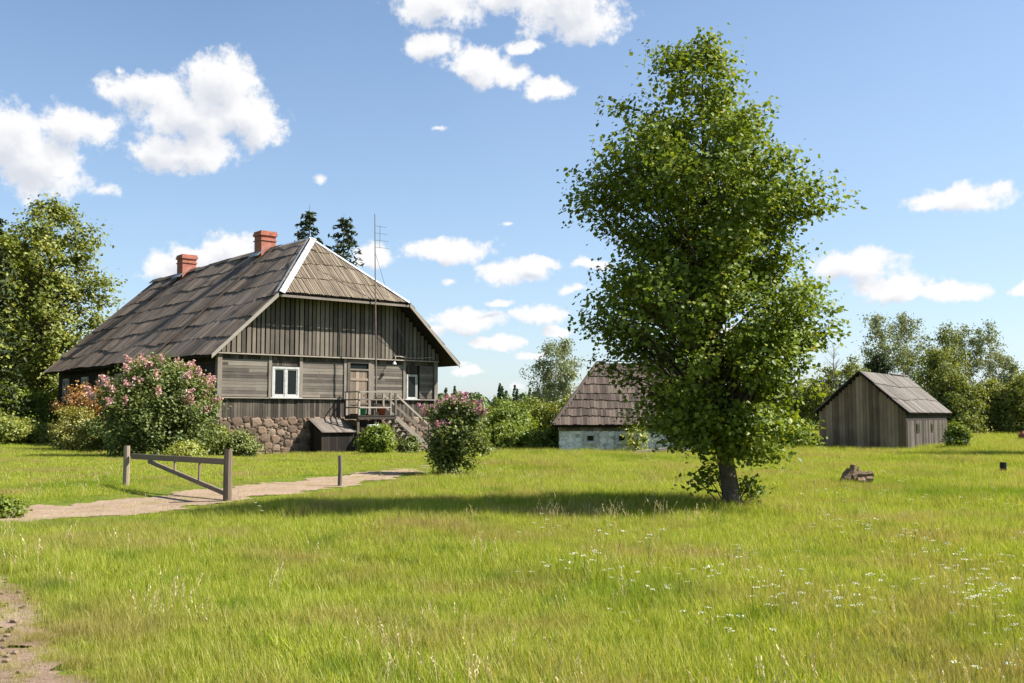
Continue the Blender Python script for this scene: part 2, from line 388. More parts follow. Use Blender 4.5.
    rt = nd.new('ShaderNodeMapRange'); lk.new(az, rt.inputs[0]); rt.inputs[1].default_value = -.3; rt.inputs[2].default_value = .5; rt.inputs[3].default_value = 0; rt.inputs[4].default_value = .12
    veil = mth(nd, lk, 'ADD', veil, mth(nd, lk, 'ADD', lowh.outputs[0], rt.outputs[0]))
    hs_ = nd.new('ShaderNodeHueSaturation'); hs_.inputs['Saturation'].default_value = 1.06; lk.new(sky.outputs[0], hs_.inputs['Color'])
    base = mixc(nd, lk, veil, hs_.outputs[0], VEILC)
    lk.new(mixc(nd, lk, dn.outputs[0], base, cc), bg.inputs[0])
CLOUD_LIT = (5.9, 5.9, 5.95); CLOUD_SHADE = (4.25, 4.45, 4.9); VEIL = .16; VEILC = (3.9, 5.0, 6.6)
make_world()
sc.view_settings.view_transform = 'Standard'; sc.view_settings.look = 'None'; sc.view_settings.exposure = 1.3; sc.view_settings.gamma = 1

# ------------------------------------------------------------------ ground
PATH = np.array([(-30,15.6),(-16,16.0),(-9.5,16.5),(-8.6,16.8),(-6.95,18.2),(-5.8,20.3),(-4.85,22.7),(-3.6,26.2),(-3.0,29.5),(-2.7,32)])
def path_dist(x, y):
    P = np.stack([np.asarray(x,float), np.asarray(y,float)], -1); best = np.full(P.shape[:-1], 1e9)
    for a, b in zip(PATH[:-1], PATH[1:]):
        d = b-a; t = np.clip(((P-a)@d)/(d@d), 0, 1); q = a+t[...,None]*d
        best = np.minimum(best, np.hypot(P[...,0]-q[...,0], P[...,1]-q[...,1]))
    return best
def shoulder(x, y):              # >0 inside the bare sandy road shoulder at the lower left
    x = np.asarray(x,float); y = np.asarray(y,float)
    ux = -(x+2.5) - (y-5.97)*0.72
    return ux + .28*np.sin(y*2.1+x) + .18*np.sin(x*4.3+y*3.1)

def soilmat():
    m, nt, nd, lk, out = nmat('meadow soil')
    ge = nd.new('ShaderNodeNewGeometry')
    n = noise(nd, lk, ge.outputs['Position'], .35, 6, .65); n2 = noise(nd, lk, ge.outputs['Position'], 9, 5, .7)
    r = ramp(nd, [(.3,(.085,.12,.02)),(.5,(.15,.19,.03)),(.7,(.22,.21,.045))]); lk.new(n, r.inputs[0])
    r2 = ramp(nd, [(.3,(.45,.5,.4)),(.65,(1,1,1))]); lk.new(n2, r2.inputs[0])
    p = nd.new('ShaderNodeBsdfPrincipled'); p.inputs['Roughness'].default_value = 1; p.inputs['Specular IOR Level'].default_value = .05
    lk.new(mixc(nd, lk, 1.0, r.outputs[0], r2.outputs[0], 'MULTIPLY'), p.inputs['Base Color'])
    bp = nd.new('ShaderNodeBump'); bp.inputs['Strength'].default_value = 1; bp.inputs['Distance'].default_value = .08
    lk.new(n2, bp.inputs['Height']); lk.new(bp.outputs[0], p.inputs['Normal'])
    lk.new(p.outputs[0], out.inputs[0]); return m
def sandmat(name, stops, fine=14):
    m, nt, nd, lk, out = nmat(name)
    ge = nd.new('ShaderNodeNewGeometry')
    n = noise(nd, lk, ge.outputs['Position'], 1.1, 6, .7); n2 = noise(nd, lk, ge.outputs['Position'], fine, 6, .75)
    v = mth(nd, lk, 'ADD', mth(nd, lk, 'MULTIPLY', n, .5), mth(nd, lk, 'MULTIPLY', n2, .5))
    r = ramp(nd, stops); lk.new(v, r.inputs[0])
    p = nd.new('ShaderNodeBsdfPrincipled'); p.inputs['Roughness'].default_value = 1; p.inputs['Specular IOR Level'].default_value = .05
    lk.new(r.outputs[0], p.inputs['Base Color'])
    bp = nd.new('ShaderNodeBump'); bp.inputs['Strength'].default_value = .9; bp.inputs['Distance'].default_value = .04
    lk.new(n2, bp.inputs['Height']); lk.new(bp.outputs[0], p.inputs['Normal'])
    lk.new(p.outputs[0], out.inputs[0]); return m

def grid_mesh(name, xs, ys, mat, dz=0.0, keep=None):
    X, Y = np.meshgrid(xs, ys); Z = relief(X, Y)+dz
    nx, ny = len(xs), len(ys); vs = np.stack([X.ravel(), Y.ravel(), Z.ravel()], 1)
    i = np.arange(nx-1); j = np.arange(ny-1); I, J = np.meshgrid(i, j); a = (J*nx+I).ravel()
    q = np.stack([a, a+1, a+nx+1, a+nx], 1)
    if keep is not None:
        cx = vs[q].mean(1); q = q[keep(cx[:,0], cx[:,1])]
    tr = np.concatenate([q[:,[0,1,2]], q[:,[0,2,3]]])
    return bulk_mesh(name, vs, tr, np.zeros(len(tr)), mat)
xs = np.r_[-3000,-1500,-700,-300,-150,-90,np.arange(-60,61,1.0),90,150,300,700,1500,3000]
ys = np.r_[-800,-200,-60,-20,-8,np.arange(0,81,1.0),110,160,260,500,1000,2000,4000]
tag(grid_mesh('ground', xs, ys, soilmat()), kind='structure')
def edge_n(x, y): return .22*np.sin(x*3.3+y*1.7)+.16*np.sin(y*5.1-x*2.2)+.1*np.sin(x*9.1+y*7.7)
pm = sandmat('sandy track', [(.25,(.12,.083,.052)),(.45,(.26,.185,.122)),(.65,(.37,.28,.20)),(.85,(.47,.375,.28))])
tag(grid_mesh('path', np.arange(-30,1,.12), np.arange(14,43,.12), pm, .014, lambda x,y: path_dist(x,y) < np.interp(y,[15,17.5,20,26,31.5],[1.45,1.4,1.1,.8,.0])+edge_n(x,y)*.8), kind='structure')
sm = sandmat('stony road shoulder', [(.25,(.08,.048,.035)),(.42,(.19,.125,.085)),(.6,(.33,.24,.175)),(.85,(.5,.39,.32))], 22)
tag(grid_mesh('road_shoulder', np.arange(-9,0,.08), np.arange(2.5,10.5,.08), sm, .012, lambda x,y: shoulder(x,y)+edge_n(x*1.6,y*1.6)*.8 > 0), kind='structure')

# ------------------------------------------------------------------ farmhouse
HX, HY, HT = -13.2, 44.9, R(39.95)
W_, L_, E_, O_ = 12.03, 24.4, .76, 1.0
ZF, ZT, ZE, ZR, HH, VR = 1.5, 4.41, 4.23, 10.6, 3.62, 2.74
SL = (ZR-ZE)/(W_/2+E_)
ZH = ZE+SL*(W_/2-HH+E_)
house = empty('farmhouse', (HX, HY, 0), HT, 'long grey wooden farmhouse with two brick chimneys on a fieldstone base', 'house')
def slope_z(u): return ZE+SL*(min(u, W_-u)+E_)

# foundation: field stones set in mortar
mb = MB()
fnd_m = MB(); fnd_m.bx(.06, W_-.06, .06, L_, -.5, ZF)
fo = fnd_m.build('foundation', M['mortar'], house)
def stones(mb, p0, du, length, height, nrm, sizes=(.23,.18,.14,.11,.08,.06), proud=.07):
    """field stones of many sizes packed by dart throwing, sunk into the mortar"""
    p0, du, nrm = (np.asarray(q,float) for q in (p0, du, nrm)); rg = np.random.RandomState(int(length*1000)%9973)
    U, Z, RR = [], [], []
    for r0 in sizes:
        for k in range(int(length*(height+.2)/(r0*r0)*5)):
            r = r0*rg.uniform(.85,1.15); u = rg.uniform(r*.7,length-r*.7); z = rg.uniform(-.3,height-r*.62)
            if U:
                d = np.hypot((np.array(U)-u)*.86, (np.array(Z)-z)*1.12)
                if (d < (np.array(RR)+r)*.88).any(): continue
            U.append(u); Z.append(z); RR.append(r)
    for u, z, r in zip(U,Z,RR):
        vs, fs = ico(2); v = vs.copy(); v *= 1+.2*(rg.rand(len(v),1)*2-1)
        v = np.sign(v)*np.abs(v)**.7          # squared-off faces
        a = rg.uniform(-.35,.35); x = v[:,0]*math.cos(a)-v[:,2]*math.sin(a); zz = v[:,0]*math.sin(a)+v[:,2]*math.cos(a)
        P = p0+du*(u+x[:,None]*r*1.08)+V(0,0,1)*(z+zz[:,None]*r*.86)+nrm*(v[:,1][:,None]*proud*min(1.2,.6+r*2))
        mb.add(list(P), fs, rg.rand())
stones(mb, (0,.06,0), (1,0,0), W_, ZF, (0,1,0)); stones(mb, (.06,0,0), (0,1,0), L_, ZF, (1,0,0))
mb.build('fieldstone', M['stone'], fo)

# lower wall: core, vertical skirt, horizontal panels between posts
core = MB(); core.bx(.12, W_-.12, .12, L_-.1, ZF+.002, ZT+.25)
core.build('wall_core', M['darkwood'], house)
lm = MB(); x = 0
DOOR = (6.64, 8.0); WIN1 = (2.63, 4.03); WIN2 = (10.12, 10.82)
def blocked(x0, x1, gaps): return any(x1 > g[0]-.001 and x0 < g[1]+.001 for g in gaps)
while x < W_-.05:
    w = random.uniform(.11, .17)
    if blocked(x, x+w, [DOOR]) and lm.n: lm.build('skirting_boards', M['skirt'], house); lm = MB()
    if not blocked(x, x+w, [DOOR]): lm.bx(x, x+w-.014, .04+random.uniform(-.008,.008), .11, ZF-.05+random.uniform(-.03,.02), 2.36)
    x += w
lm.build('skirting_boards', M['skirt'], house)
spans = [(.16,2.45),(4.2,6.5),(8.14,9.95),(10.98,11.86)]
for (a, b) in spans:
    pn = MB(); z = 2.44
    while z < 4.12:
        h = random.uniform(.125, .165)
        cuts = [a]+sorted(random.uniform(a,b) for _ in range(1 if b-a > 1.2 and random.random() < .4 else 0))+[b]
        for p, q in zip(cuts[:-1], cuts[1:]): pn.bx(p+.004, q-.004, .02+random.uniform(0,.014), .1, z, min(z+h-.01, 4.15))
        z += h
    pn.build('wall_boards', M['panel'], house)
for (a, b, z0, z1) in [(WIN1[0]-.12,WIN1[1]+.14,3.9,4.15),(WIN2[0],WIN2[1],3.72,4.15)]:
    vb = MB(); x = a
    while x < b: vb.bx(x, min(x+.115,b), .05, .1, z0, z1); x += .127
    vb.build('window_header', M['skirt'], house)
for (a, b) in [(.16,6.5),(8.14,11.86)]:
    vb = MB(); x = a
    while x < b: vb.bx(x, min(x+.2,b), .06, .1, 4.152, 4.36); x += .212
    vb.build('frieze_boards', M['skirt'], house)
tr = MB()
for u in (0., 2.46, 4.06, 6.47, 8.02, 9.94, 11.87): tr.bx(u, u+.15, -.02, .1, 2.405, 4.355, .35)
tr.bx(-.05, .16, -.06, .2, ZF+.003, 4.36, .3); tr.bx(W_-.16, W_+.05, -.06, .2, ZF+.003, 4.36, .3)
tr.bx(.165, DOOR[0]-.02, -.09, .1, 2.365, 2.405, .95); tr.bx(DOOR[1]+.02, W_-.165, -.09, .1, 2.365, 2.405, .95)
tr.bx(-.08, W_+.05, -.17, .12, 4.365, 4.42, .8)
tr.build('trim_boards', M['rail'], house)

# upper gable: overlapping vertical boards with gaps and ragged feet
ug = MB(); x = -.1
while x < W_+.1:
    w = random.uniform(.15, .2); c = min(max(x+w/2, .0), W_)
    top = min(ZH+.1, slope_z(c)-.16)
    if top > 4.5:
        ug.bx(x, x+w, -.115+random.uniform(-.012,.012), -.075, 4.425+random.uniform(0,.03), top)
    x += w+random.uniform(.05, .08)
back = MB(); back.add([(0,-.065,4.422),(W_,-.065,4.422),(W_,-.065,slope_z(W_)-.17),(W_/2+HH,-.065,ZH-.1),(W_/2-HH,-.065,ZH-.1),(0,-.065,slope_z(0)-.17)],
  [[0,1,2,3,4,5]], .2)
gw = ug.build('gable_boards', M['gable'], house)
back.build('gable_backing', M['darkwood'], gw)
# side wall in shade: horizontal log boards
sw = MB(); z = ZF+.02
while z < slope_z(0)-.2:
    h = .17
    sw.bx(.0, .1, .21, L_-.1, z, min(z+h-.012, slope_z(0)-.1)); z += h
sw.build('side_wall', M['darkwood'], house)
sw = MB(); sw.bx(W_-.1, W_, .21, L_-.1, ZF, slope_z(0)-.1); sw.bx(.1, W_-.1, L_-.099, L_, ZF, ZT+.3)
g_ = MB(); g_.add([(0,L_,ZT),(W_,L_,ZT),(W_,L_,slope_z(W_)-.2),(W_/2,L_,ZR-.3),(0,L_,slope_z(0)-.2)], [[4,3,2,1,0]], .3)
rw = sw.build('rear_wall', M['skirt'], house); g_.build('rear_gable', M['skirt'], rw)

# roof
def shingle(mb, p0, U, S, N, u0, u1, slen, rows, bw, span, th=.028, tilt=.05, tone=None, lift=None, ragged=.05, stag=0.0, gap=.007):
    rowh = slen/rows
    for r in range(rows):
        u = u0; ph = random.random()*6; band = random.random(); blk = u0; off = 0
        while u < u1-.01:
            w = min(random.uniform(bw*.75, bw*1.3), u1-u)
            lo, hi = span(u+w/2)
            if u >= blk: blk = u+random.uniform(.8,3.0); off = random.uniform(-stag,stag); band = random.random()
            wob = .07*math.sin(u*.9+ph)+random.uniform(-ragged, ragged)
            a = max(r*rowh+(wob+off if r else random.uniform(-.05,.04)), lo); b = min((r+1)*rowh+.16+stag, hi)
            if b-a > .05:
                lf = .012*random.random()+(lift(u, a) if lift else 0)
                t = random.random()*.84+band*.16
                if tone: t = tone(u+w/2, (a+b)/2, t)
                o = p0+U*(u+.003)+S*a+N*(lf+tilt+.012)
                mb.box(o, U*(w-gap), S*(b-a)-N*tilt, N*th, t)
            u += w
rf = MB()
# deck under the shingles
T = .09
def slab(mb, pts, n, t, tint=.2):
    pts = [np.asarray(p,float) for p in pts]; n = unit(n); k = len(pts)
    low = [p-n*t for p in pts]
    mb.add(pts+low, [list(range(k)), list(range(2*k-1,k-1,-1))]+[[i, k+i, k+(i+1)%k, (i+1)%k] for i in range(k)], tint)
VB = L_+.35
nl = unit(V(-SL,0,1)); nr = unit(V(SL,0,1)); nh = unit(V(0,-(ZR-ZH)/(VR+O_),1))
pe, ph_, pr_, prb, peb = (-E_,-O_,ZE),(W_/2-HH,-O_,ZH),(W_/2,VR,ZR),(W_/2,VB,ZR),(-E_,VB,ZE)
mir = lambda p: (W_-p[0], p[1], p[2])
slab(rf, [pe,ph_,pr_,prb,peb][::-1], nl, T); slab(rf, [mir(p) for p in (pe,ph_,pr_,prb,peb)], nr, T)
slab(rf, [ph_, mir(ph_), pr_], nh, T)
roof = rf.build('roof', M['darkwood'], house)
Sl = unit(V(1,0,SL)); slen = math.hypot(W_/2+E_, ZR-ZE)
tH = (W_/2-HH+E_)/(W_/2+E_)
def span_side(v):
    if v < VR: return 0, slen*(tH+(1-tH)*(v+O_)/(VR+O_))
    return 0, slen
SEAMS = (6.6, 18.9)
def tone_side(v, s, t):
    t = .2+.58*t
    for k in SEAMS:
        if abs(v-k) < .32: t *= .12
    # long dark moss streaks with shapes of their own
    q = math.sin(v*1.1+s*.5)+math.sin(v*.53-s*1.3+1)+.7*math.sin(v*2.7+s*2.2)
    if q > 1.25: t *= .35
    return t
def lift_side(v, s): return .03*math.sin(v*.8+s*.4)+.02*math.sin(v*2.3)+(.05 if SEAMS[0] < v < SEAMS[1] else 0)
sh = MB()
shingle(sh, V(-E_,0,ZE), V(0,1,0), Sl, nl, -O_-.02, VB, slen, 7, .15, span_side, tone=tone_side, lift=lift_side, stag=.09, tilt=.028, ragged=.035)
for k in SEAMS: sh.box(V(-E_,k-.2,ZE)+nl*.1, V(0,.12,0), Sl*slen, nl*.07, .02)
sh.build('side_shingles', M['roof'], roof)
sh = MB(); Sr = unit(V(-1,0,SL))
shingle(sh, V(W_+E_,0,ZE), V(0,1,0), Sr, nr, -O_-.02, VB, slen, 7, .3, span_side)
sh.build('far_shingles', M['roof'], roof)
sh = MB(); Sh = unit(V(0,VR+O_,ZR-ZH)); hl = math.hypot(VR+O_, ZR-ZH)
def span_hip(u): return 0, hl*(1-abs(u-W_/2)/HH)
def tone_hip(u, s, t): return .25+t*.7
shingle(sh, V(0,-O_,ZH), V(1,0,0), Sh, nh, W_/2-HH, W_/2+HH, hl, 4, .1, span_hip, th=.035, tilt=.04, tone=tone_hip, ragged=.03, lift=lambda u,s: .035*random.random(), stag=.12, gap=.028)
sh.build('hip_shakes', M['hip'], roof)
fl = MB()
def flash(pa, pb, n1, n2, in1, in2, w1, w2):
    pa, pb = V(*pa), V(*pb); d = unit(pb-pa)
    for n, i, w in ((n1,in1,w1),(n2,in2,w2)):
        side = np.cross(n, d); side = side*np.sign(np.dot(side, i))
        for k in range(5):
            a = pa+(pb-pa)*(k/5); b = pa+(pb-pa)*((k+1)/5+.01)
            fl.box(a+n*(.115+.002*(k%2)), side*w, b-a, n*.008, random.random())
flash(ph_, pr_, nl, nh, V(0,1,0), V(1,0,0), .12, .27)
flash(mir(ph_), pr_, nr, nh, V(0,1,0), V(-1,0,0), .3, .16)
flash((W_/2,VR,ZR), (W_/2,VR+3.2,ZR), nl, nr, V(-1,0,-1), V(1,0,-1), .16, .16)
fl.build('ridge_flashing', M['flash'], roof)
rc = MB()
for k in range(12):
    v0 = VR+3.2+k*(VB-VR-3.2)/12; v1 = v0+(VB-VR-3.2)/12+.05
    zz = random.uniform(-.03,.03)
    rc.box(V(W_/2,v0,ZR+.16+zz), V(-.28,0,-.28*SL), V(0,v1-v0,0), nl*.03); rc.box(V(W_/2,v0,ZR+.16+zz), V(.28,0,-.28*SL), V(0,v1-v0,0), nr*.03)
rc.build('ridge_boards', M['roof'], roof)
vg = MB()
for f in (lambda p: p, mir):
    a, b = V(*f(pe)), V(*f(ph_))
    vg.box(a+V(0,-.045,-.16), b-a, V(0,.04,0), V(0,0,.2), .8)
vg.bx(W_/2-HH+.05, W_/2+HH-.05, -O_-.03, -O_+.01, ZH-.16, ZH-.05, .2)
vg.build('verge_boards', M['verge'], roof)
rt = MB(); v = -.4
while v < L_:
    rt.box(V(-E_+.1,v,ZE-.16), V(E_+.1,0,(E_+.1)*SL), V(0,.09,0), V(0,0,.1), .3); v += 1.0
rt.build('rafter_tails', M['darkwood'], roof)

def chimney(v, w, h):
    m = MB(); u = W_/2-.1; zb = ZR-.7
    m.bx(u-w/2, u+w/2, v-w/2, v+w/2, zb, ZR+h-.2)
    m.bx(u-w/2-.07, u+w/2+.07, v-w/2-.07, v+w/2+.07, ZR+h-.198, ZR+h-.05)
    m.bx(u-w/2-.035, u+w/2+.035, v-w/2-.035, v+w/2+.035, ZR+h-.048, ZR+h+.06)
    m.bx(u-w/2-.05, u+w/2+.05, v-w/2-.05, v+w/2+.05, ZR+h-.48, ZR+h-.42)
    # uv in metres so brick courses run level
    o = m.build('chimney', M['brick'], roof)
    me = o.data; uvl = me.uv_layers[0].data
    for p in me.polygons:
        for li in p.loop_indices:
            c = me.vertices[me.loops[li].vertex_index].co
            uvl[li].uv = ((c.y if abs(p.normal.x) > .5 else c.x)+5, c.z)
    k = MB(); k.bx(u-w/2+.12, u+w/2-.12, v-w/2+.12, v+w/2-.12, ZR+h+.062, ZR+h+.07, .1)
    k.build('flue', M['black'], o)
    f = MB(); f.box(V(u-w/2-.28,v-w/2-.2,ZR-.1-.28*SL), V(w/2+.28,0,(w/2+.28)*SL), V(0,w+.4,0), nl*.01)
    f.build('flashing', M['flash'], o)
chimney(7.7, .86, 1.0); chimney(18.7, .9, 1.05)

def window(parent, u0, u1, z0, z1, v, leaves, mat='white', axis='u', fw=.07, sill=True):
    """casement window on the plane v; axis u = gable, v = left side wall"""
    def B(m, a, b, d0, d1, c0, c1):
        if axis == 'u': m.bx(a, b, v+d0, v+d1, c0, c1)
        else: m.bx(v+d0, v+d1, a, b, c0, c1)
    f = MB()
    B(f, u0, u0+fw, -.06, .02, z0, z1); B(f, u1-fw, u1, -.06, .02, z0, z1)
    B(f, u0+fw, u1-fw, -.06, .02, z1-fw, z1); B(f, u0+fw, u1-fw, -.06, .02, z0, z0+fw)
    n = leaves; w = (u1-u0-2*fw)/n
    for k in range(1, n): B(f, u0+fw+k*w-.05, u0+fw+k*w+.05, -.05, .02, z0+fw, z1-fw)
    for k in range(n):
        a, b = u0+fw+k*w+(.05 if k else .005), u0+fw+(k+1)*w-(.05 if k < n-1 else .005)
        B(f, a, a+.05, -.035, .018, z0+fw, z1-fw); B(f, b-.05, b, -.035, .018, z0+fw, z1-fw)
        B(f, a+.05, b-.05, -.035, .018, z0+fw, z0+fw+.05); B(f, a+.05, b-.05, -.035, .018, z1-fw-.05, z1-fw)
    wo = f.build('window', M[mat], parent)
    g = MB(); B(g, u0+fw, u1-fw, .0, .012, z0+fw, z1-fw); g.build('pane', M['glass'], wo)
    if sill:
        s = MB(); B(s, u0-.12, u1+.12, -.14, .0, z0-.05, z0-.002); s.build('sill', M['white' if mat == 'white' else mat], wo)
    return wo
window(house, WIN1[0], WIN1[1], 2.42, 3.86, .02, 2, fw=.1)
w2 = window(house, WIN2[0]+.02, WIN2[1]-.02, 2.42, 3.68, .03, 1, fw=.05)
for v in (2.7, 6.2, 9.3, 12.4, 15.2, 18.3, 22.0): window(house, v, v+1.15, 2.45, 3.85, -.015, 2, axis='v', fw=.09, sill=False)

# door with frame and transom
dr = MB(); x = DOOR[0]+.17
for k in range(6): dr.bx(x, x+.165, .0+.006*(k%2), .06, 1.66, 3.78); x += .172
dr.bx(DOOR[0]+.17, DOOR[1]-.17, -.03, -.002, 2.1, 2.22); dr.bx(DOOR[0]+.17, DOOR[1]-.17, -.03, -.002, 3.3, 3.42)
do = dr.build('door', M['doorwood'], house)
df = MB(); df.bx(DOOR[0], DOOR[0]+.15, -.05, .1, 1.62, 4.34); df.bx(DOOR[1]-.15, DOOR[1], -.05, .1, 1.62, 4.34)
df.bx(DOOR[0]+.152, DOOR[1]-.152, -.05, .1, 3.8, 3.88); df.bx(DOOR[0]+.152, DOOR[1]-.152, -.05, .1, 4.16, 4.34)
df.build('frame', M['panel'], do)
dt = MB(); dt.bx(DOOR[0]+.152, DOOR[1]-.152, .02, .04, 3.882, 4.158); dt.build('transom_pane', M['glass'], do)
dh = MB(); dh.tube([(DOOR[1]-.26,-.002,2.65),(DOOR[1]-.26,-.06,2.65),(DOOR[1]-.36,-.06,2.65)], .012, 6); dh.build('handle', M['iron'], do)

# porch: deck, posts, rails, stair to the right
PU0, PU1, PV = 6.45, 8.6, -1.42
dk = MB(); v = PV
while v < -.14: dk.bx(PU0-.05, PU1+.05, v, v+.15, 1.54+random.uniform(-.006,.004), 1.59); v += .16
dk.bx(PU0, PU1, PV+.02, PV+.1, 1.40, 1.535); dk.bx(PU0+.02, PU0+.1, PV+.11, -.1, 1.40, 1.535); dk.bx(PU1-.1, PU1-.02, PV+.11, -.1, 1.40, 1.535)
porch = dk.build('porch', M['skirt'], house)
for u in (PU0+.07, 7.5, PU1-.07):
    m = MB(); m.bx(u-.06, u+.06, PV+.11, PV+.23, -.4, 1.535); m.build('support_post', M['skirt'], porch)
m = MB()
for k in range(9):
    if k in (4,): continue
    m.bx(PU0+.14+k*.15, PU0+.14+k*.15+.11, PV+.26, PV+.29, -.35, 1.38)
m.build('skirt_planks', M['darkwood'], porch)
for (u, v, h) in ((PU0+.06,PV+.06,1.16),(PU1-.3,PV+.06,1.16),(PU0+.06,-.2,1.16)):
    m = MB(); m.bx(u-.045, u+.045, v-.045, v+.045, 1.592, 1.592+h); m.build('railing_post', M['rail'], porch)
for z in (2.72, 2.34, 1.96):
    m = MB(); m.bar((PU0+.06,PV+.0,z),(PU1-.3,PV+.0,z+random.uniform(-.02,.02)),.03,.065); m.bar((PU0+.0,PV+.06,z),(PU0+.0,-.12,z),.03,.065); m.build('rail', M['rail'], porch)
st = MB(); NS = 8; su1 = 10.75
for k in range(NS):
    u = PU1+.06+(su1-PU1)*k/NS; z = 1.42-1.6*k/NS
    st.bx(u, u+.3, PV+.06, -.35, z-.04, z)
for v in (PV+.02, -.3): st.bar((PU1+.02,v,1.46),(su1+.1,v,-.25),.05,.22)
st.build('stair', M['rail'], porch)
for v in (PV+.0, -.3):
    m = MB(); m.bar((PU1-.05,v,2.62),(su1-.1,v,1.02),.045,.09); m.bar((PU1-.05,v,2.1),(su1-.1,v,.5),.035,.07)
    m.bx(PU1-.09,PU1-.0,v-.045,v+.045,1.595,2.68); m.bx(su1-.2,su1-.11,v-.045,v+.045,-.3,1.0); m.build('stair_railing', M['rail'], porch)

# low cellar hatch built against the foundation
ce = MB()
for k in range(12): ce.bx(4.6+k*.15, 4.6+k*.15+.14, -1.22, -1.18, -.4, .78)
for k in range(7): ce.bx(4.6, 4.64, -1.17+k*.15, -1.17+k*.15+.14, -.4, .78+.07*k)
cb = ce.build('cellar_hatch', M['darkwood'], house)
ct = MB()
for k in range(12): ct.box(V(4.53+k*.156,-1.35,.78), V(.15,0,0), V(0,1.32,.62), V(0,0,.03))
ct.build('lid', M['panel'], cb)

# wall lamp and a cable on the ledge
lp = MB(); lp.tube([(9.15,-.02,4.3),(9.15,-.32,4.36),(9.15,-.38,4.28)], .018, 6); lo_ = lp.build('wall_lamp', M['iron'], house)
lp = MB(); lp.tube([(9.15,-.38,4.29),(9.15,-.38,4.24),(9.15,-.38,4.16)], [.04,.07,.11], 10); lp.build('lamp_shade', M['lamp'], lo_)
ib = MB(); ib.bx(9.3,10.0,-.2,-.14,4.56,4.6,.9); ib.bx(9.32,9.36,-.19,-.13,4.43,4.555,.9); ib.bx(9.92,9.96,-.19,-.13,4.43,4.555,.9); ib.build('cable_bracket', M['rail'], house)
cbm = MB(); cbm.tube([(W_/6*k/4+9.6*(1-0)-0, -.2, 4.56-.05*math.sin(k)) for k in range(0,5)], .02, 5, .9); cbm.build('cable', M['rail'], house)

# aerial mast on the porch
mast = empty('aerial_mast', (0,0,0), 0, 'tall thin rusty aerial mast standing on the porch with a small aerial on top', 'aerial')
mast.location = Matrix.Rotation(HT,3,'Z')@Vector((7.57,-1.2,0))+Vector((HX,HY,0)); mast.rotation_euler = (0,0,HT)
MZ = 11.5
m = MB(); m.tube([(0,0,1.592),(-.04,.0,4.5),(-.1,.02,8),(-.16,.03,MZ)], [.045,.04,.03,.018], 8); m.build('pole', M['mast'], mast)
m = MB(); 
for z, l in ((10.9,.5),(10.55,.56),(10.2,.62),(9.85,.7)):
    m.tube([(-.13,.02,z),(l*.9,-l*.15,z-.02)], .009, 5)
m.tube([(.12,-.01,10.95),(.12,-.01,9.8)], .009, 5)
m.build('aerial', M['iron'], mast)
m = MB(); m.tube([(-.13,.02,9.6),(1.6,.6,6.0),(3.3,1.0,4.2)], .008, 4); m.build('guy_wire', M['iron'], mast)

def hpt(u, v, z=0):
    p = Matrix.Rotation(HT,3,'Z')@Vector((u,v,z)); return (p.x+HX, p.y+HY, z)
def lathe(mb, prof, n=16, tint=.5):
    vs = []; fs = []
    for r, z in prof:
        for k in range(n): vs.append((r*math.cos(2*math.pi*k/n), r*math.sin(2*math.pi*k/n), z))
    for i in range(len(prof)-1):
        for k in range(n): fs.append([i*n+k, i*n+(k+1)%n, (i+1)*n+(k+1)%n, (i+1)*n+k])
    fs.append(list(range(n))[::-1]); mb.add(vs, fs, tint)
def bucket(name, loc, r, h, mat, label, cat, handle=True):
    e = empty(name, loc, random.random()*3, label, cat)
    m = MB(); lathe(m, [(r*.72,0),(r,h),(r*1.08,h),(r*1.08,h-.03),(r*.98,h-.03),(r*.9,h*.85),(r*.7,.03),(.001,.03)]); m.build('body', mat, e, True)
    m = MB()
    if handle: m.tube([(r*math.cos(t)*1.05,0,h-.02+.75*r*math.sin(t)) for t in np.linspace(0,math.pi,9)], .006, 5); m.build('handle', M['iron'], e)
    else: lathe(m, [(r*.86,h*.86),(r*.8,h*.9),(.001,h*.92)]); m.build('soil', M['bark'], e)
bucket('bucket', hpt(6.95,-.95,1.592), .2, .4, M['green_plastic'], 'green plastic bucket standing on the porch by the door', 'bucket')
bucket('flower_pot', hpt(8.1,-.9,1.592), .21, .44, M['orange_plastic'], 'orange flower pot standing on the porch beside the stair', 'pot', False)
b = empty('water_barrel', hpt(7.1,-1.75), 0, 'dark teal barrel with a white lid below the porch deck', 'barrel')
m = MB(); lathe(m, [(.27,-.25),(.3,.3),(.31,.6),(.29,1.0),(.29,1.06)]); m.build('body', M['teal'], b, True)
m = MB(); lathe(m, [(.32,1.06),(.33,1.1),(.3,1.14),(.001,1.15)]); m.build('lid', M['lamp'], b)

# ------------------------------------------------------------------ whitewashed cellar building
CD = 43.0
cel = empty('root_cellar', (at(559,CD), CD, 0), R(-1.5), 'low whitewashed stone outbuilding with steep hipped shingle roof behind the big maple', 'outbuilding')
CW, CDp, CE, CR, CI = 7.3, 6.6, 1.12, 3.95, 1.85
m = MB(); m.bx(.05, CW-.05, .07, CDp, -.2, CE+.02, .3); cw = m.build('wall', M['lime'], cel)
m = MB(); Q_ = dict(sizes=(.15,.12,.09,.065), proud=.045); stones(m, (0,.06,0), (1,0,0), CW, CE, (0,1,0), **Q_); stones(m, (.06,0,0), (0,1,0), CDp, CE, (1,0,0), **Q_); stones(m, (CW-.06,0,0), (0,1,0), CDp, CE, (1,0,0), **Q_); m.build('limewashed_stone', M['lime'], cw)
for u in (1.05, 2.4):
    window(cel, u, u+.56, .36, .86, -.06, 1, 'white', fw=.09, sill=False)
ov = .25
m = MB(); pts = [(-ov,-ov,CE),(CW+ov,-ov,CE),(CW-CI,CDp/2,CR),(CI,CDp/2,CR),(-ov,CDp+ov,CE),(CW+ov,CDp+ov,CE)]
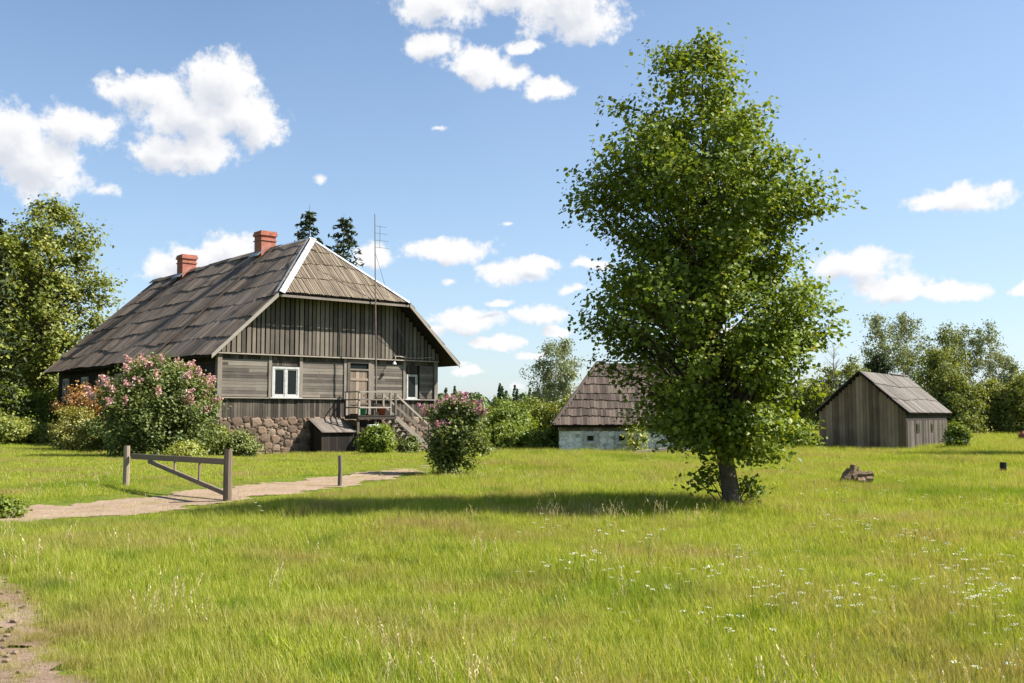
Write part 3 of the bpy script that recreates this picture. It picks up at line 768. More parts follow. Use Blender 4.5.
nf = unit(V(0,-(CR-CE)/(CDp/2+ov),1)); nb = unit(V(0,(CR-CE)/(CDp/2+ov),1)); nle = unit(V(-(CR-CE)/(CI+ov),0,1)); nri = unit(V((CR-CE)/(CI+ov),0,1))
slab(m, [pts[0],pts[1],pts[2],pts[3]], nf, .06); slab(m, [pts[5],pts[4],pts[3],pts[2]], nb, .06); slab(m, [pts[4],pts[0],pts[3]], nle, .06); slab(m, [pts[1],pts[5],pts[2]], nri, .06)
cr = m.build('roof', M['darkwood'], cel)
m = MB(); Sf = unit(V(0,CDp/2+ov,CR-CE)); fl_ = math.hypot(CDp/2+ov, CR-CE)
def span_c(u):
    e = min(u+ov, CW+ov-u)/(CI+ov); return 0, fl_*min(1, max(0, e))
shingle(m, V(0,-ov,CE), V(1,0,0), Sf, nf, -ov, CW+ov, fl_, 8, .13, span_c, th=.028, tilt=.045, ragged=.03, stag=.03)
m.build('front_shingles', M['cellarroof'], cr)
m = MB(); Se = unit(V(CI+ov,0,CR-CE)); el_ = math.hypot(CI+ov, CR-CE)
def span_e(v): return 0, el_*max(0, 1-abs(v-CDp/2)/(CDp/2+ov))
shingle(m, V(-ov,0,CE), V(0,1,0), Se, nle, -ov, CDp+ov, el_, 8, .15, span_e, th=.03, tilt=.05)
m.build('end_shingles', M['cellarroof'], cr); m = MB()
shingle(m, V(CW+ov,0,CE), V(0,1,0), unit(V(-CI-ov,0,CR-CE)), nri, -ov, CDp+ov, el_, 8, .15, span_e, th=.03, tilt=.05)
m.build('end_shingles', M['cellarroof'], cr)
m = MB()
for a, b in ((pts[0],pts[3]),(pts[1],pts[2]),(pts[3],pts[2])): m.bar(V(*a)+V(0,0,.12), V(*b)+V(0,0,.12), .14, .03)
m.build('ridge_boards', M['cellarroof'], cr)
m = MB()
x = 0
while x < CW-.2: m.bx(x, x+.28, -.02, .02, CE-.2, CE-.01); x += .3
m.build('eave_boards', M['panel'], cel)

# ------------------------------------------------------------------ grey barn on the right
BX, BY, BT = at(905,45.7), 45.7, math.atan2(6.8,4.8)
barn = empty('shed', (BX,BY,0), BT, 'small weathered grey plank shed with a plain gable roof at right', 'shed')
# local x along the long wall, local y along the gable to the left
BL, BG, BE, BR = 8.3, 4.0, 1.82, 3.62
def bz(y): return BE+(BR-BE)*(1-abs(y-BG/2)/(BG/2))
m = MB(); y = 0
while y < BG-.02:
    w = min(random.uniform(.12,.2), BG-y); m.bx(-.03+random.uniform(-.012,.012), .02, y, y+w-.008, -.05+random.uniform(-.04,.04), min(bz(y+.01),bz(y+w))-.03); y += w
m.build('gable_wall', M['barn'], barn)
m = MB(); x = .03
while x < BL-.02:
    w = min(random.uniform(.14,.22), BL-x)
    m.bx(x, x+w-.008, -.03+random.uniform(-.01,.01), .02, -.05, 1.35); m.bx(x, x+w-.008, .0, .03, 1.36, BE-.02, .1*random.random()); x += w
m.bx(.03, BL, BG-.05, BG, 0, BE-.02)
m.bx(BL-.05, BL, .03, BG-.06, 0, BE-.02)
m.build('side_wall', M['skirt'], barn)
m = MB(); m.add([(.03,.03,-.1),(.03,BG-.03,-.1),(.03,BG-.03,BE-.05),(.03,BG/2,BR-.08),(.03,.03,BE-.05)], [[0,4,3,2,1]], .1)
m.build('inner_lining', M['darkwood'], barn); m = MB()
m.add([(BL-.02,.0,0),(BL-.02,BG,0),(BL-.02,BG,BE),(BL-.02,BG/2,BR-.05),(BL-.02,0,BE)], [[0,1,2,3,4]], .1)
m.build('inner_lining', M['darkwood'], barn)
for x in (1.7, 4.6):
    m = MB(); m.bx(x, x+.5, -.06, -.035, .78, 1.2); o = m.build('window', M['skirt'], barn)
    m = MB(); m.bx(x+.06, x+.44, -.068, -.062, .84, 1.14); m.build('pane', M['glass'], o)
oe, og = .18, .25
sB = (BR-BE)/(BG/2); nf2 = unit(V(0,-sB,1)); nb2 = unit(V(0,sB,1))
m = MB(); slab(m, [(-og,-oe,BE-oe*sB),(BL+og,-oe,BE-oe*sB),(BL+og,BG/2,BR),(-og,BG/2,BR)], nf2, .05); slab(m, [(-og,BG/2,BR),(BL+og,BG/2,BR),(BL+og,BG+oe,BE-oe*sB),(-og,BG+oe,BE-oe*sB)], nb2, .05)
br = m.build('roof', M['darkwood'], barn)
m = MB(); bl = math.hypot(BG/2+oe, BR-BE+oe*sB)
shingle(m, V(0,-oe,BE-oe*sB), V(1,0,0), unit(V(0,1,sB)), nf2, -og, BL+og, bl, 3, .14, lambda u: (0,bl), tilt=.03)
shingle(m, V(0,BG+oe,BE-oe*sB), V(1,0,0), unit(V(0,-1,sB)), nb2, -og, BL+og, bl, 3, .2, lambda u: (0,bl), tilt=.03)
m.bx(5.2, 8.4, BG/2-.12, BG/2+.12, BR+.06, BR+.1, 1.0)
m.build('roof_boards', M['barnroof'], br)

# ------------------------------------------------------------------ gate and posts
gl_, gr_ = V(at(129,22.2),22.2), V(at(230,18.8),18.8)
M['gate'] = wood('silver grey gate wood', [(0,(0.0627,0.0468,0.0326)),(.3,(0.139,0.106,0.075)),(.6,(0.216,0.167,0.121)),(1,(0.292,0.231,0.17))])
gate = empty('field_gate', (gr_[0],gr_[1],gz(*gr_)), math.atan2(gl_[1]-gr_[1], gl_[0]-gr_[0]), 'low grey wooden pole gate with a diagonal brace across the sandy track', 'gate')
glen = float(np.hypot(*(gl_-gr_)))
m = MB(); m.tube([(0,0,-.3),(0,.01,.5),(.01,0,.97)], [.085,.08,.075], 9); m.build('hinge_post', M['gate'], gate)
m = MB(); m.tube([(glen,0,-.3),(glen,0,.5),(glen+.01,0,.93)], [.075,.07,.065], 9); m.build('latch_post', M['gate'], gate)
m = MB(); m.bar((.0,-.08,.73),(glen-.1,-.08,.70),.06,.115); m.build('top_rail', M['gate'], gate)
m = MB(); m.bar((.05,-.09,.1),(glen-.95,-.09,.62),.05,.085); m.build('brace', M['gate'], gate)
for t in (1.35, 2.45):
    m = MB(); m.bar((t,-.09,.72),(t,-.09,.12+.52*t/(glen-1)),.03,.05,up=(1,0,0)); m.build('strut', M['gate'], gate)
p = (at(341,23), 23.0); e = empty('stake', (*p, gz(*p)), 0, 'single thin wooden stake at the track edge before the porch', 'post')
m = MB(); m.tube([(0,0,-.2),(.01,0,.4),(.0,.01,.70)], [.055,.05,.045], 8, .1); m.build('stake_shaft', M['rail'], e)
p = (at(1000,27.5), 27.5); e = empty('post_stub', (*p, gz(*p)), 0, 'short black post stub in the meadow near the right edge', 'post')
m = MB(); m.tube([(0,0,-.1),(0,0,.2),(.01,0,.34)], [.09,.09,.085], 8, .1); m.build('stub', M['black'], e)

# rotten stump
p = (at(853,22.6), 22.6); e = empty('tree_stump', (*p, gz(*p)), 0, 'broken grey tree stump lying in the meadow right of the maple', 'stump')
m = MB()
for a, b, r0, r1 in (((-.22,0,0),(-.02,.05,.44),.16,.07),((-.1,.0,.18),(.36,.02,.24),.12,.09),((.02,-.08,.05),(.34,-.05,.12),.11,.08),((-.3,.05,0),(-.16,.02,.36),.12,.03),((.05,.1,.1),(.12,.1,.40),.08,.02)):
    a, b = V(*a), V(*b)
    m.tube([a+(b-a)*t+V(random.uniform(-.03,.03),random.uniform(-.03,.03),random.uniform(-.02,.02)) for t in np.linspace(0,1,5)], list(np.linspace(r0,r1,5)*np.array([1,.9,1.05,.9,1])), 7)
m.build('wood', M['stump'], e)

# dark bin left of the shed, film cold frame, brown heap, planks
p = (at(810,47.5), 47.5); e = empty('bin', (*p, 0), R(20), 'black rounded bin beside the left corner of the shed', 'bin')
m = MB(); lathe(m, [(.36,0),(.34,.35),(.28,.6),(.26,.64)], 14); m.build('body', M['black'], e, True)
m = MB(); lathe(m, [(.29,.64),(.29,.68),(.2,.73),(.001,.75)], 14); m.build('lid', M['black'], e)
p = (at(970,85), 85.0); e = empty('cold_frame', (*p, 0), R(-6), 'low white plastic covered garden frame far behind the shed', 'garden frame')
m = MB(); n = 9
for k in range(n):
    t0, t1 = math.pi*k/n, math.pi*(k+1)/n
    pr = lambda t, x: (x, -.55*math.cos(t), .25+.6*math.sin(t)*(1-.12*abs(x)/1.1))
    for a, b in ((-1.1,-.4),(-.4,.35),(.35,1.1)): m.add([pr(t0,a),pr(t0,b),pr(t1,b),pr(t1,a)], [[0,1,2,3]], .5)
for x in (-1.1, 1.1):
    vs = [(x, -.55*math.cos(math.pi*k/n), .25+.6*math.sin(math.pi*k/n)*.88) for k in range(n+1)]; m.add(vs, [list(range(n+1))], .5)
m.build('cover', M['film'], e)
m = MB(); m.bx(-1.12,1.12,-.57,-.52,0,.26); m.bx(-1.12,1.12,.52,.57,0,.26); m.build('side_board', M['rail'], e)
p = (at(1026,62), 62.0); e = empty('brush_heap', (*p, 0), 0, 'small rusty brown rounded heap at the far right edge of the meadow', 'heap')
m = MB(); m.blob((0,0,.2), (.55,.5,.45), 3, .12); m.blob((.25,.1,.1), (.5,.4,.35), 2, .2); m.build('brush_mass', M['rust'], e)
p = (at(650,40.5), 40.5); e = empty('plank_pile', (*p, 0), R(12), 'low heap of old planks lying in front of the whitewashed outbuilding', 'planks')
for k in range(5):
    m = MB(); m.bar((-.85+.1*k,-.3+.13*k,.06+.05*(k%3)),(.7-.06*k,-.25+.12*k,.22+.05*(k%2)),.16,.035); m.build('plank', M['rail'], e)

# ------------------------------------------------------------------ vegetation builders
def leafset(P, D, size, wide, rg, fold=.18):
    """folded leaf blades: P base points, D facing, size lengths -> verts, tris"""
    n = len(P); D = D/np.linalg.norm(D, axis=1, keepdims=True)
    r = rg.normal(size=(n,3)); t = r-D*np.sum(r*D,1,keepdims=True); t /= np.linalg.norm(t,axis=1,keepdims=True)
    b = np.cross(D, t); s = size[:,None]
    base = P-t*s*.5; tip = P+t*s*.5-D*s*.12
    l = P-t*s*.05+b*s*wide*.5+D*s*fold*.5; q = P-t*s*.05-b*s*wide*.5+D*s*fold*.5
    vs = np.stack([base,l,tip,q],1).reshape(-1,3); i = np.arange(n)*4
    return vs, np.concatenate([np.stack([i,i+2,i+1],1), np.stack([i,i+3,i+2],1)])

class Leaves:
    def __init__(s): s.v = []; s.t = []; s.c = []; s.n = 0
    def add(s, vs, tr, tint):
        s.v.append(vs); s.t.append(tr+s.n); s.c.append(np.concatenate([tint,tint])); s.n += len(vs)
    def build(s, name, mat, parent): return bulk_mesh(name, np.concatenate(s.v), np.concatenate(s.t), np.concatenate(s.c), mat, parent)

def tree(name, loc, H, base, env, nclump, nleaf, lsize, csig, mat, bark, label, cat='tree', group=None, seed=1, lean=(0,0), trunk_r=.16,
         droop=0.0, flat=.7, wide=.75, inner=.25, up=.8, blossom=None, stems=1, parts=('trunk','crown'), zpow=1.0, twig=.6, tintmix=None):
    rg = np.random.default_rng(seed); e = empty(name, loc, 0, label, cat, group)
    wd = MB(); lv = Leaves(); bl = Leaves()
    lean = np.array(lean, float)
    def axis(z): return np.array([lean[0]*z/H, lean[1]*z/H, z])+np.array([.03*math.sin(z*1.3+seed), .03*math.cos(z*1.1+seed), 0])*min(1, z)
    if stems == 1:
        zs = np.linspace(-.15, H*.96, 14)
        wd.tube([axis(z) for z in zs], [max(.012, trunk_r*(1-.93*max(0,z)/H)*(1.35 if z < .1 else 1)) for z in zs], 9)
    else:
        for k in range(stems):
            a = 2*math.pi*k/stems+rg.uniform(-.4,.4); rr = rg.uniform(.15,.5)
            zs = np.linspace(-.1, H*rg.uniform(.6,.85), 7)
            wd.tube([(axis(z)+np.array([math.cos(a),math.sin(a),0])*(.12*trunk_r*8+rr*max(z,0)*.55)) for z in zs], list(np.linspace(trunk_r, trunk_r*.25, 7)), 6)
    # clump centres inside the envelope
    done = 0; zgrid = np.linspace(0.02, .99, 60); wgt = np.array([np.mean([env(z,p) for p in (0,1.57,3.14,4.71)]) for z in zgrid])**zpow; wgt /= wgt.sum()
    for k in range(nclump):
        z01 = rg.choice(zgrid, p=wgt)+rg.uniform(-.008,.008); ph = rg.uniform(0, 2*math.pi)
        Rr = env(z01, ph); f = (inner+(1-inner)*rg.uniform()**.55)
        f *= rg.uniform(.9,1.06)
        zc = base+(H-base)*z01; r = Rr*f
        c = axis(zc)+np.array([math.cos(ph), math.sin(ph), 0])*r
        zs_ = max(base*.75, zc-r*rg.uniform(.35,.9)) if stems == 1 else max(.15, zc*.45)
        s0 = axis(zs_)
        mid = s0*.45+c*.55+np.array([0,0,.12*r-droop*.2])
        pts = [s0, s0*.6+mid*.4+np.array([0,0,.05*r]), mid, c]
        br = max(.008, trunk_r*.30*(1-zs_/H)**.8*min(1, r/1.2+.25))
        if stems == 1 or k % 3 == 0: wd.tube(pts, [br, br*.8, br*.5, .006], 4, cap=False)
        n = int(nleaf*rg.uniform(.6,1.35)); m1 = int(n*twig)
        d = (c-mid); dl = np.linalg.norm(d)+1e-6
        tt = rg.uniform(.3, 1.12, (m1,1)); A = mid+d*tt+rg.normal(size=(m1,3))*csig*.55*np.array([1,1,flat])
        B = c+rg.normal(size=(n-m1,3))*csig*np.array([1,1,flat])
        P = np.concatenate([A,B])
        if droop: P[:,2] -= np.abs(rg.normal(size=n))*droop
        out = P-axis(zc); out /= np.linalg.norm(out,axis=1,keepdims=True)+1e-6
        D = out*.55+np.array([0,0,up])+rg.normal(size=(n,3))*.55
        vs, tr = leafset(P, D, lsize*rg.uniform(.65,1.25,n), wide, rg)
        tint = np.clip(rg.normal(.45,.2,n)+rg.uniform(-.18,.18), 0, 1)
        if tintmix is not None: tint = np.clip(tint+tintmix(z01, ph), 0, 1)
        lv.add(vs, tr, tint)
        if blossom and blossom['where'](z01, ph, f, rg):
            nb = blossom['n']; cc = c+out.mean(0)*csig*.8+np.array([0,0,csig*.5])
            h = blossom['h']; q = rg.uniform(size=(nb,1))
            ax = unit(out.mean(0)*.7+np.array([0,0,.7])+rg.normal(size=3)*.2)
            Pb = cc+ax*h*q+rg.normal(size=(nb,3))*blossom['r']*(1.15-q)
            vs, tr = leafset(Pb, rg.normal(size=(nb,3))+ax*.6, blossom['s']*rg.uniform(.7,1.3,nb), 1.0, rg)
            bl.add(vs, tr, rg.uniform(0,1,nb))
    wd.build(parts[0], bark, e, True)
    lv.build(parts[1], mat, e)
    if blossom and bl.n: bl.build('blossom', blossom['mat'], e)
    return e

def lob(seed, rough=.18):
    rg = np.random.RandomState(seed); a = rg.uniform(0,6.28,6)
    return lambda z, p: 1+rough*(math.sin(3*p+a[0]+z*5)+.7*math.sin(5*p+a[1]-z*9)+.6*math.sin(2*p+a[2]+z*14))
def env_round(r, seed, lo=.45, peak=.42, pw=.6, rough=.16):
    L = lob(seed, rough)
    def f(z, p):
        z = min(max(z,0),1)
        w = (lo+(1-lo)*math.sin(min(1,z/peak)*math.pi/2)) if z < peak else max(0,1-((z-peak)/(1-peak))**2)**pw
        return max(.03, r*w*L(z,p))
    return f

# --- the maple in the middle
TD = 16.9; TBASEX = at(731,TD)
prof = [(30,697,712),(40,686,722),(50,668,734),(62,640,742),(72,632,750),(85,612,745),(100,606,760),(121,600,778),(149,590,788),(166,582,786),(180,560,800),(188,556,815),(200,570,832),(210,578,838),(222,584,818),(231,590,806),(256,594,800),(276,590,814),(300,578,832),(317,574,834),(338,580,835),(360,589,826),(386,606,818),(401,618,814),(419,626,812),(441,636,800),(459,656,784),(470,684,768)]
py_, xl_, xr_ = (np.array(q, float) for q in zip(*prof))
zt_ = EYE+(HOR-py_)/F*TD
BASEZ = EYE+(HOR-460)/F*TD; TOPZ = EYE+(HOR-30)/F*TD
def axpx(z): return 731-18*min(1, max(0,z)/1.8)-6*max(0,(z-1.8)/6)
def env_maple(z01, p):
    z = BASEZ+(TOPZ-BASEZ)*z01; y = HOR-(z-EYE)/TD*F
    l, r = np.interp(y, py_, xl_), np.interp(y, py_, xr_); a = axpx(z)
    rl, rr = max(6, a-l)*TD/F, max(6, r-a)*TD/F; ry = (rl+rr)/2
    c, s = math.cos(p), math.sin(p)
    rx = rr if c > 0 else rl
    return .97*1/math.sqrt((c/rx)**2+(s/ry)**2)*(1+.10*math.sin(4*p+z*3)+.08*math.sin(7*p-z*4.3)+.05*math.sin(11*p+z*7))
def maple():
    rg = np.random.default_rng(11); e = empty('maple_tree', (TBASEX, TD, gz(TBASEX,TD)), 0, 'large leafy maple standing alone in the meadow in the middle foreground', 'tree')
    ax = lambda z: np.array([(axpx(z)-731)*TD/F+.03*math.sin(z*1.7), .04*math.sin(z*1.1), z])
    wd = MB(); zs = np.r_[-.2,0,.12,.3,.6,.9,1.3,1.8,2.4,3,3.8,4.6,5.4,6.2,7,7.7]
    rr = [.27,.205,.172,.152,.142,.137,.13,.124,.115,.115,.09,.066,.048,.032,.018,.008]
    wd.tube([ax(z) for z in zs], rr, 14)
    lv = Leaves(); zg = np.linspace(.0,.995,80); wt = np.array([np.mean([env_maple(z,p) for p in np.linspace(0,6,9)]) for z in zg])**1.6; wt /= wt.sum()
    N = 720
    TIPS = [(556,188),(566,172),(575,195),(842,208),(826,211),(812,205),(638,50),(646,64),(700,32),(690,44),(735,53),(748,72),(573,318),(586,330),(833,305),(836,340),(826,322),(607,98),(790,150),(590,232),(812,262),(824,388)]
    for k in range(N+3*len(TIPS)):
        z01 = rg.choice(zg, p=wt)+rg.uniform(-.006,.006); z01 = min(max(z01,0),.995); ph = rg.uniform(0,2*math.pi)
        Rr = max(.15, env_maple(z01, ph)-.10); f = .18+.82*rg.uniform()**.6; r = Rr*f
        if k >= N:
            tx, ty = TIPS[(k-N)//3]; zz = EYE+(HOR-ty)/F*TD+rg.normal()*.04; z01 = (zz-BASEZ)/(TOPZ-BASEZ); dx = (tx-axpx(zz))*TD/F*(1-.12*((k-N)%3)); dx -= .2*np.sign(dx); ph = (0 if dx > 0 else math.pi)+rg.normal()*.18; r = abs(dx); f = 1
        zc = BASEZ+(TOPZ-BASEZ)*z01
        gapv = math.sin(zc*2.9+ph*1.0)+math.sin(zc*1.7-ph*2+1.1)+math.sin(ph*3+zc*4.3+.5)
        if k < N and f > .5 and gapv < -1.5: continue
        c = ax(zc)+np.array([math.cos(ph),math.sin(ph),0])*r
        zs_ = max(1.15, zc-r*rg.uniform(.45,1.1)-.1); s0 = ax(zs_)
        mid = s0*.45+c*.55+np.array([0,0,.10*r])+rg.normal(size=3)*.06
        if k % 2 == 0 or f > .8:
            br = max(.006, .04*(1-zs_/8.0)*min(1, r/1.6+.2)); kn = rg.normal(size=3)*.07; wd.tube([s0, s0*.7+mid*.3+kn, s0*.35+mid*.65-kn*.6, mid, c], [br, br*.8, br*.62, br*.45, .004], 5, cap=False)
        n = int(rg.uniform(60,160)*(1.0 if f > .6 else .5)*(.45 if k >= N else 1))
        if z01 > .80: n = int(n*.75)
        d = c-mid; m1 = int(n*.55)
        A = mid+d*rg.uniform(.3,1.0,(m1,1))+np.clip(rg.normal(size=(m1,3)),-1.7,1.7)*np.array([.12,.12,.09]); B = c+np.clip(rg.normal(size=(n-m1,3)),-1.6,1.6)*np.array([.20,.20,.11])
        P = np.concatenate([A,B]); out = P-ax(zc); out /= np.linalg.norm(out,axis=1,keepdims=True)+1e-6
        D = out*.5+np.array([0,0,.75])+rg.normal(size=(n,3))*.55
        vs, tr = leafset(P, D, .079*rg.uniform(.6,1.4,n), .9, rg)
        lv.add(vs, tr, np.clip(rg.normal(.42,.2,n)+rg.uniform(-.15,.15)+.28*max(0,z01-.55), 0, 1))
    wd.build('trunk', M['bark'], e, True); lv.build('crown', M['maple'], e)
    sh_ = Leaves(); ws = MB()
    for (dx, dy, h, n) in ((-.42,.0,.7,110),(-.3,.15,.85,70),(.27,.05,.5,120),(.38,.1,.35,70),(-.62,.05,.62,50)):
        c = np.array([dx,dy,h*.75]); ws.tube([(dx*.25,dy*.25,0),(dx*.7,dy*.7,h*.5),c], [.014,.01,.004], 5)
        P = c+rg.normal(size=(n,3))*np.array([.13,.13,.2])*np.array([1,1,h]); P[:,2] = np.abs(P[:,2])
        vs, tr = leafset(P, rg.normal(size=(n,3))*.5+np.array([0,-.2,.8]), .09*rg.uniform(.6,1.3,n), .9, rg); sh_.add(vs, tr, np.clip(rg.normal(.35,.2,n),0,1))
    so_ = ws.build('basal_shoots', M['bark'], e); sh_.build('leaves', M['maple'], so_)
maple()

# --- conifers
def spruce(name, loc, H, r, label, seed, dens=1.0, lsz=.5, group=None):
    rg = np.random.default_rng(seed); e = empty(name, loc, 0, label, 'tree', group)
    wd = MB(); wd.tube([(0,0,-.2),(0,0,H*.5),(0,0,H)], [H*.014,H*.009,.01], 7)
    lv = Leaves(); z = H*.08
    while z < H*.985:
        f = (1-z/H); nb = int((5+7*f)*dens); rr = r*(f**.62)*rg.uniform(.8,1.12)+.12
        for k in range(nb):
            a = rg.uniform(0,6.28); L = rr*rg.uniform(.6,1.1); n = int(14+26*f)
            t = rg.uniform(.12,1,(n,1)); drp = -.28*t**1.6+.14*t
            d = np.array([math.cos(a),math.sin(a),0]); sd_ = np.array([-math.sin(a),math.cos(a),0])
            P = np.array([0,0,z])+d*L*t+np.array([0,0,1])*L*drp+sd_*rg.normal(size=(n,1))*.16*L*(1-t*.6)+rg.normal(size=(n,3))*.05
            P[:,2] -= np.abs(rg.normal(size=n))*.12
            vs, tr = leafset(P, np.array([0,0,.7])+d*.3+rg.normal(size=(n,3))*.5, lsz*rg.uniform(.5,1.1,n), .38, rg); lv.add(vs, tr, np.clip(rg.normal(.45,.22,n),0,1))
        z += H*.022*(.7+f)+.1
    wd.build('trunk', M['bark'], e); lv.build('crown', M['spruce'], e)
spruce('spruce_tree', (at(307,80),80,0), 18.6, 5.2, 'left and taller of the two dark spruces behind the house roof', 31)
spruce('spruce_tree', (at(342,78),78,0), 17.4, 4.6, 'right and shorter of the two dark spruces behind the house roof', 32)
spruce('spruce_tree', (at(-14,58),58,0), 13.6, 3.2, 'dark conifer cut off by the left edge of the picture', 33)

# --- left broadleaf trees
tree('broadleaf_tree', (at(46,72),72,0), 17.2, 2.6, env_round(4.3,3,.55,.5,.65), 230, 95, .27, .5, M['broad'], M['bark'], 'big round crowned tree behind the far left end of the house', seed=41, trunk_r=.3)
tree('broadleaf_tree', (at(8,76),76,0), 15.0, 2.0, env_round(4.6,4,.6,.5,.7), 240, 110, .30, .55, M['broad'], M['bark'], 'tree standing behind the dark conifer at the left edge', seed=42, trunk_r=.28)
tree('broadleaf_tree', (at(-60,62),62,0), 15.5, 2.0, env_round(4.2,5,.6,.5,.7), 160, 100, .30, .55, M['broad'], M['bark'], 'tree just outside the left edge beside the dark conifer', seed=43, trunk_r=.28)
def bush(name, px, d, H, r, mat, label, seed, n=70, nl=90, ls=.09, cs=.16, stems=5, blossom=None, lo=.7, peak=.35, cat='bush', tintmix=None, base=.05, group=None, rough=.16, inner=.3):
    x = at(px, d)
    return tree(name, (x,d,gz(x,d)), H, base, env_round(r,seed,lo,peak,.62,rough), n, nl, ls, cs, mat, M['bark'], label, cat, group, seed, trunk_r=.035, stems=stems, blossom=blossom, parts=('stems','foliage'), tintmix=tintmix, inner=inner, twig=.3)
bush('hedge_bush', 12, 62, 3.4, 2.2, M['bushlight'], 'light green bush under the trees at the far left', 51, 90, 90, .2, .3)
bush('hedge_bush', 44, 66, 3.0, 1.9, M['willow'], 'green bush between the left trees and the house end', 52, 80, 80, .2, .3)
bush('hedge_bush', -8, 54, 1.6, 2.2, M['broad'], 'low dark hedge bush at the left edge before the trees', 53, 90, 80, .15, .25)
bush('hedge_bush', 30, 56, 1.3, 2.0, M['broad'], 'low dark hedge bush left of the red leaved shrub', 54, 80, 80, .15, .25)

# --- shrubs round the house
bush('lilac_bush', 158, 38.5, 3.75, 2.15, M['lilac'], 'large lilac bush with pale pink blossom at the left house corner', 61, 260, 110, .12, .24, 9, lo=.8, peak=.4, rough=.1,
     blossom=dict(mat=M['pink'], n=70, h=.34, r=.085, s=.075, where=lambda z,p,f,rg: f > .62 and z > .42 and (math.cos(p-3.6) > .1 or z > .8 or math.cos(p) > .75) and rg.random() < .75))
bush('red_shrub', 84, 46, 3.0, 1.15, M['redleaf'], 'shrub with orange red young leaves before the house side wall', 62, 80, 80, .11, .17, 6, lo=.6, peak=.6)
bush('green_shrub', 76, 44.5, 2.0, 1.0, M['olive'], 'yellowish green shrub in front of the red leaved shrub', 63, 80, 80, .1, .17, 6)
bush('green_shrub', 102, 44, 1.5, .8, M['lilac'], 'dark green shrub between the red leaved shrub and the lilac', 64, 60, 80, .1, .17, 6)
bush('flower_bush', 236, 40.5, 1.05, 1.0, M['lilac'], 'rounded leafy plant at the stone base left of the cellar hatch', 65, 80, 80, .1, .14, 8, tintmix=lambda z,p: .25*z)
bush('flower_bush', 222, 41.5, 1.3, .65, M['yellowleaf'], 'olive brown tall plant against the stone foundation behind the leafy plant', 66, 45, 60, .09, .13, 8, tintmix=lambda z,p: -.35)
bush('yellow_plant', 187, 35.5, .62, .62, M['yellowleaf'], 'bright yellow green low plant behind the gate rail', 67, 45, 70, .07, .1, 6)
bush('porch_bush', 379, 42.5, 1.2, .7, M['bushlight'], 'fresh green bush growing in front of the porch', 68, 70, 90, .13, .14, 6)
bush('porch_bush', 409, 44, .8, .5, M['lilac'], 'small low shrub under the foot of the porch stair', 69, 30, 60, .1, .12, 4)
bush('lilac_bush', 455, 27, 2.15, .78, M['lilac'], 'small lilac with purple pink blossom beside the track', 70, 130, 95, .085, .13, 4, lo=.55, peak=.55, rough=.2,
     blossom=dict(mat=M['magenta'], n=60, h=.2, r=.055, s=.05, where=lambda z,p,f,rg: z > .55 and f > .4 and (z > .72 or math.cos(p) < -.3) and rg.random() < .95))
bush('round_bush', 506, 46.5, 1.25, 1.25, M['bushlight'], 'left of the two round light green bushes beside the whitewashed outbuilding', 71, 100, 90, .12, .17, 6, group='round bushes beside the outbuilding')
bush('round_bush', 548, 45.8, 1.15, 1.0, M['bushlight'], 'right of the two round light green bushes beside the whitewashed outbuilding', 72, 80, 90, .12, .17, 6, group='round bushes beside the outbuilding')
bush('tall_bush', 505, 62, 2.4, 1.7, M['bushlight'], 'tall light green bush behind the round bushes', 73, 90, 90, .18, .28, 5, lo=.5)
bush('tall_bush', 468, 70, 2.2, 1.9, M['willow'], 'tall bush right of the house behind the small lilac', 74, 90, 90, .2, .3, 5)
bush('tall_bush', 440, 64, 2.1, 1.6, M['bushlight'], 'bush just behind the right corner of the house', 75, 80, 90, .18, .28, 5)
bush('elder_bush', 955, 46, 1.15, .45, M['bushlight'], 'leafy bush with white flowers at the right corner of the shed', 76, 50, 70, .12, .14, 4,
     blossom=dict(mat=M['film'], n=24, h=.03, r=.06, s=.05, where=lambda z,p,f,rg: f > .6 and z < .6 and rg.random() < .25))
bush('elder_bush', 788, 46, 1.3, .8, M['bushlight'], 'light green bush left of the black bin', 77, 60, 80, .12, .18, 4)
bush('young_shrub', 636, 41.5, 1.3, .45, M['yellowleaf'], 'sparse yellow green shrub before the whitewashed wall', 78, 30, 40, .1, .14, 4)
bush('weed_clump', 8, 16.2, .26, .32, M['bushlight'], 'green weed clump at the near edge of the track at far left', 79, 34, 50, .07, .07, 5, cat='weed')

# --- trees behind
B_ = dict(mat=M['birch'], bark=M['birchbark'])
def birch(px, d, ytop, r, label, seed, n=120, nl=75, base=1.6, ls=.2, cs=.34, lean=(0,0), mat='birch', peak=.5, lo=.5, group=None, name='birch_tree', bark='birchbark', droop=.35, tr=.11):
    H = EYE+(HOR-ytop)/F*d
    tree(name, (at(px,d),d,0), H, base, env_round(r,seed,lo,peak,.6,.24), n, nl, ls, cs, M[mat], M[bark], label, 'tree', group, seed, lean, tr, droop=droop, up=.4, inner=.2)
birch(551, 100, 337, 2.5, 'airy birch left of the whitewashed outbuilding leaning right', 81, 110, 75, 2.5, lean=(.8,0), peak=.6)
birch(530, 92, 399, 2.6, 'dark broadleaf tree in front of the airy birch', 82, 100, 90, .6, mat='broad', name='broadleaf_tree', bark='bark', lo=.8)
birch(567, 90, 398, 2.0, 'rounded tree at the left gable of the whitewashed outbuilding', 83, 80, 80, .6, mat='broad', name='broadleaf_tree', bark='bark', lo=.8)
birch(880, 98, 307, 1.9, 'tall slim birch right behind the shed ridge, left of the pair', 84, 76, 70, 3.0, group='birches behind the shed')
birch(908, 100, 311, 2.3, 'broad tall birch behind the shed roof, right of the pair', 85, 95, 70, 3.0, group='birches behind the shed')
birch(946, 100, 321, 1.9, 'tall birch between the pair behind the shed and the right group', 86, 76, 60, 3.2, mat='broad', group='birches behind the shed')
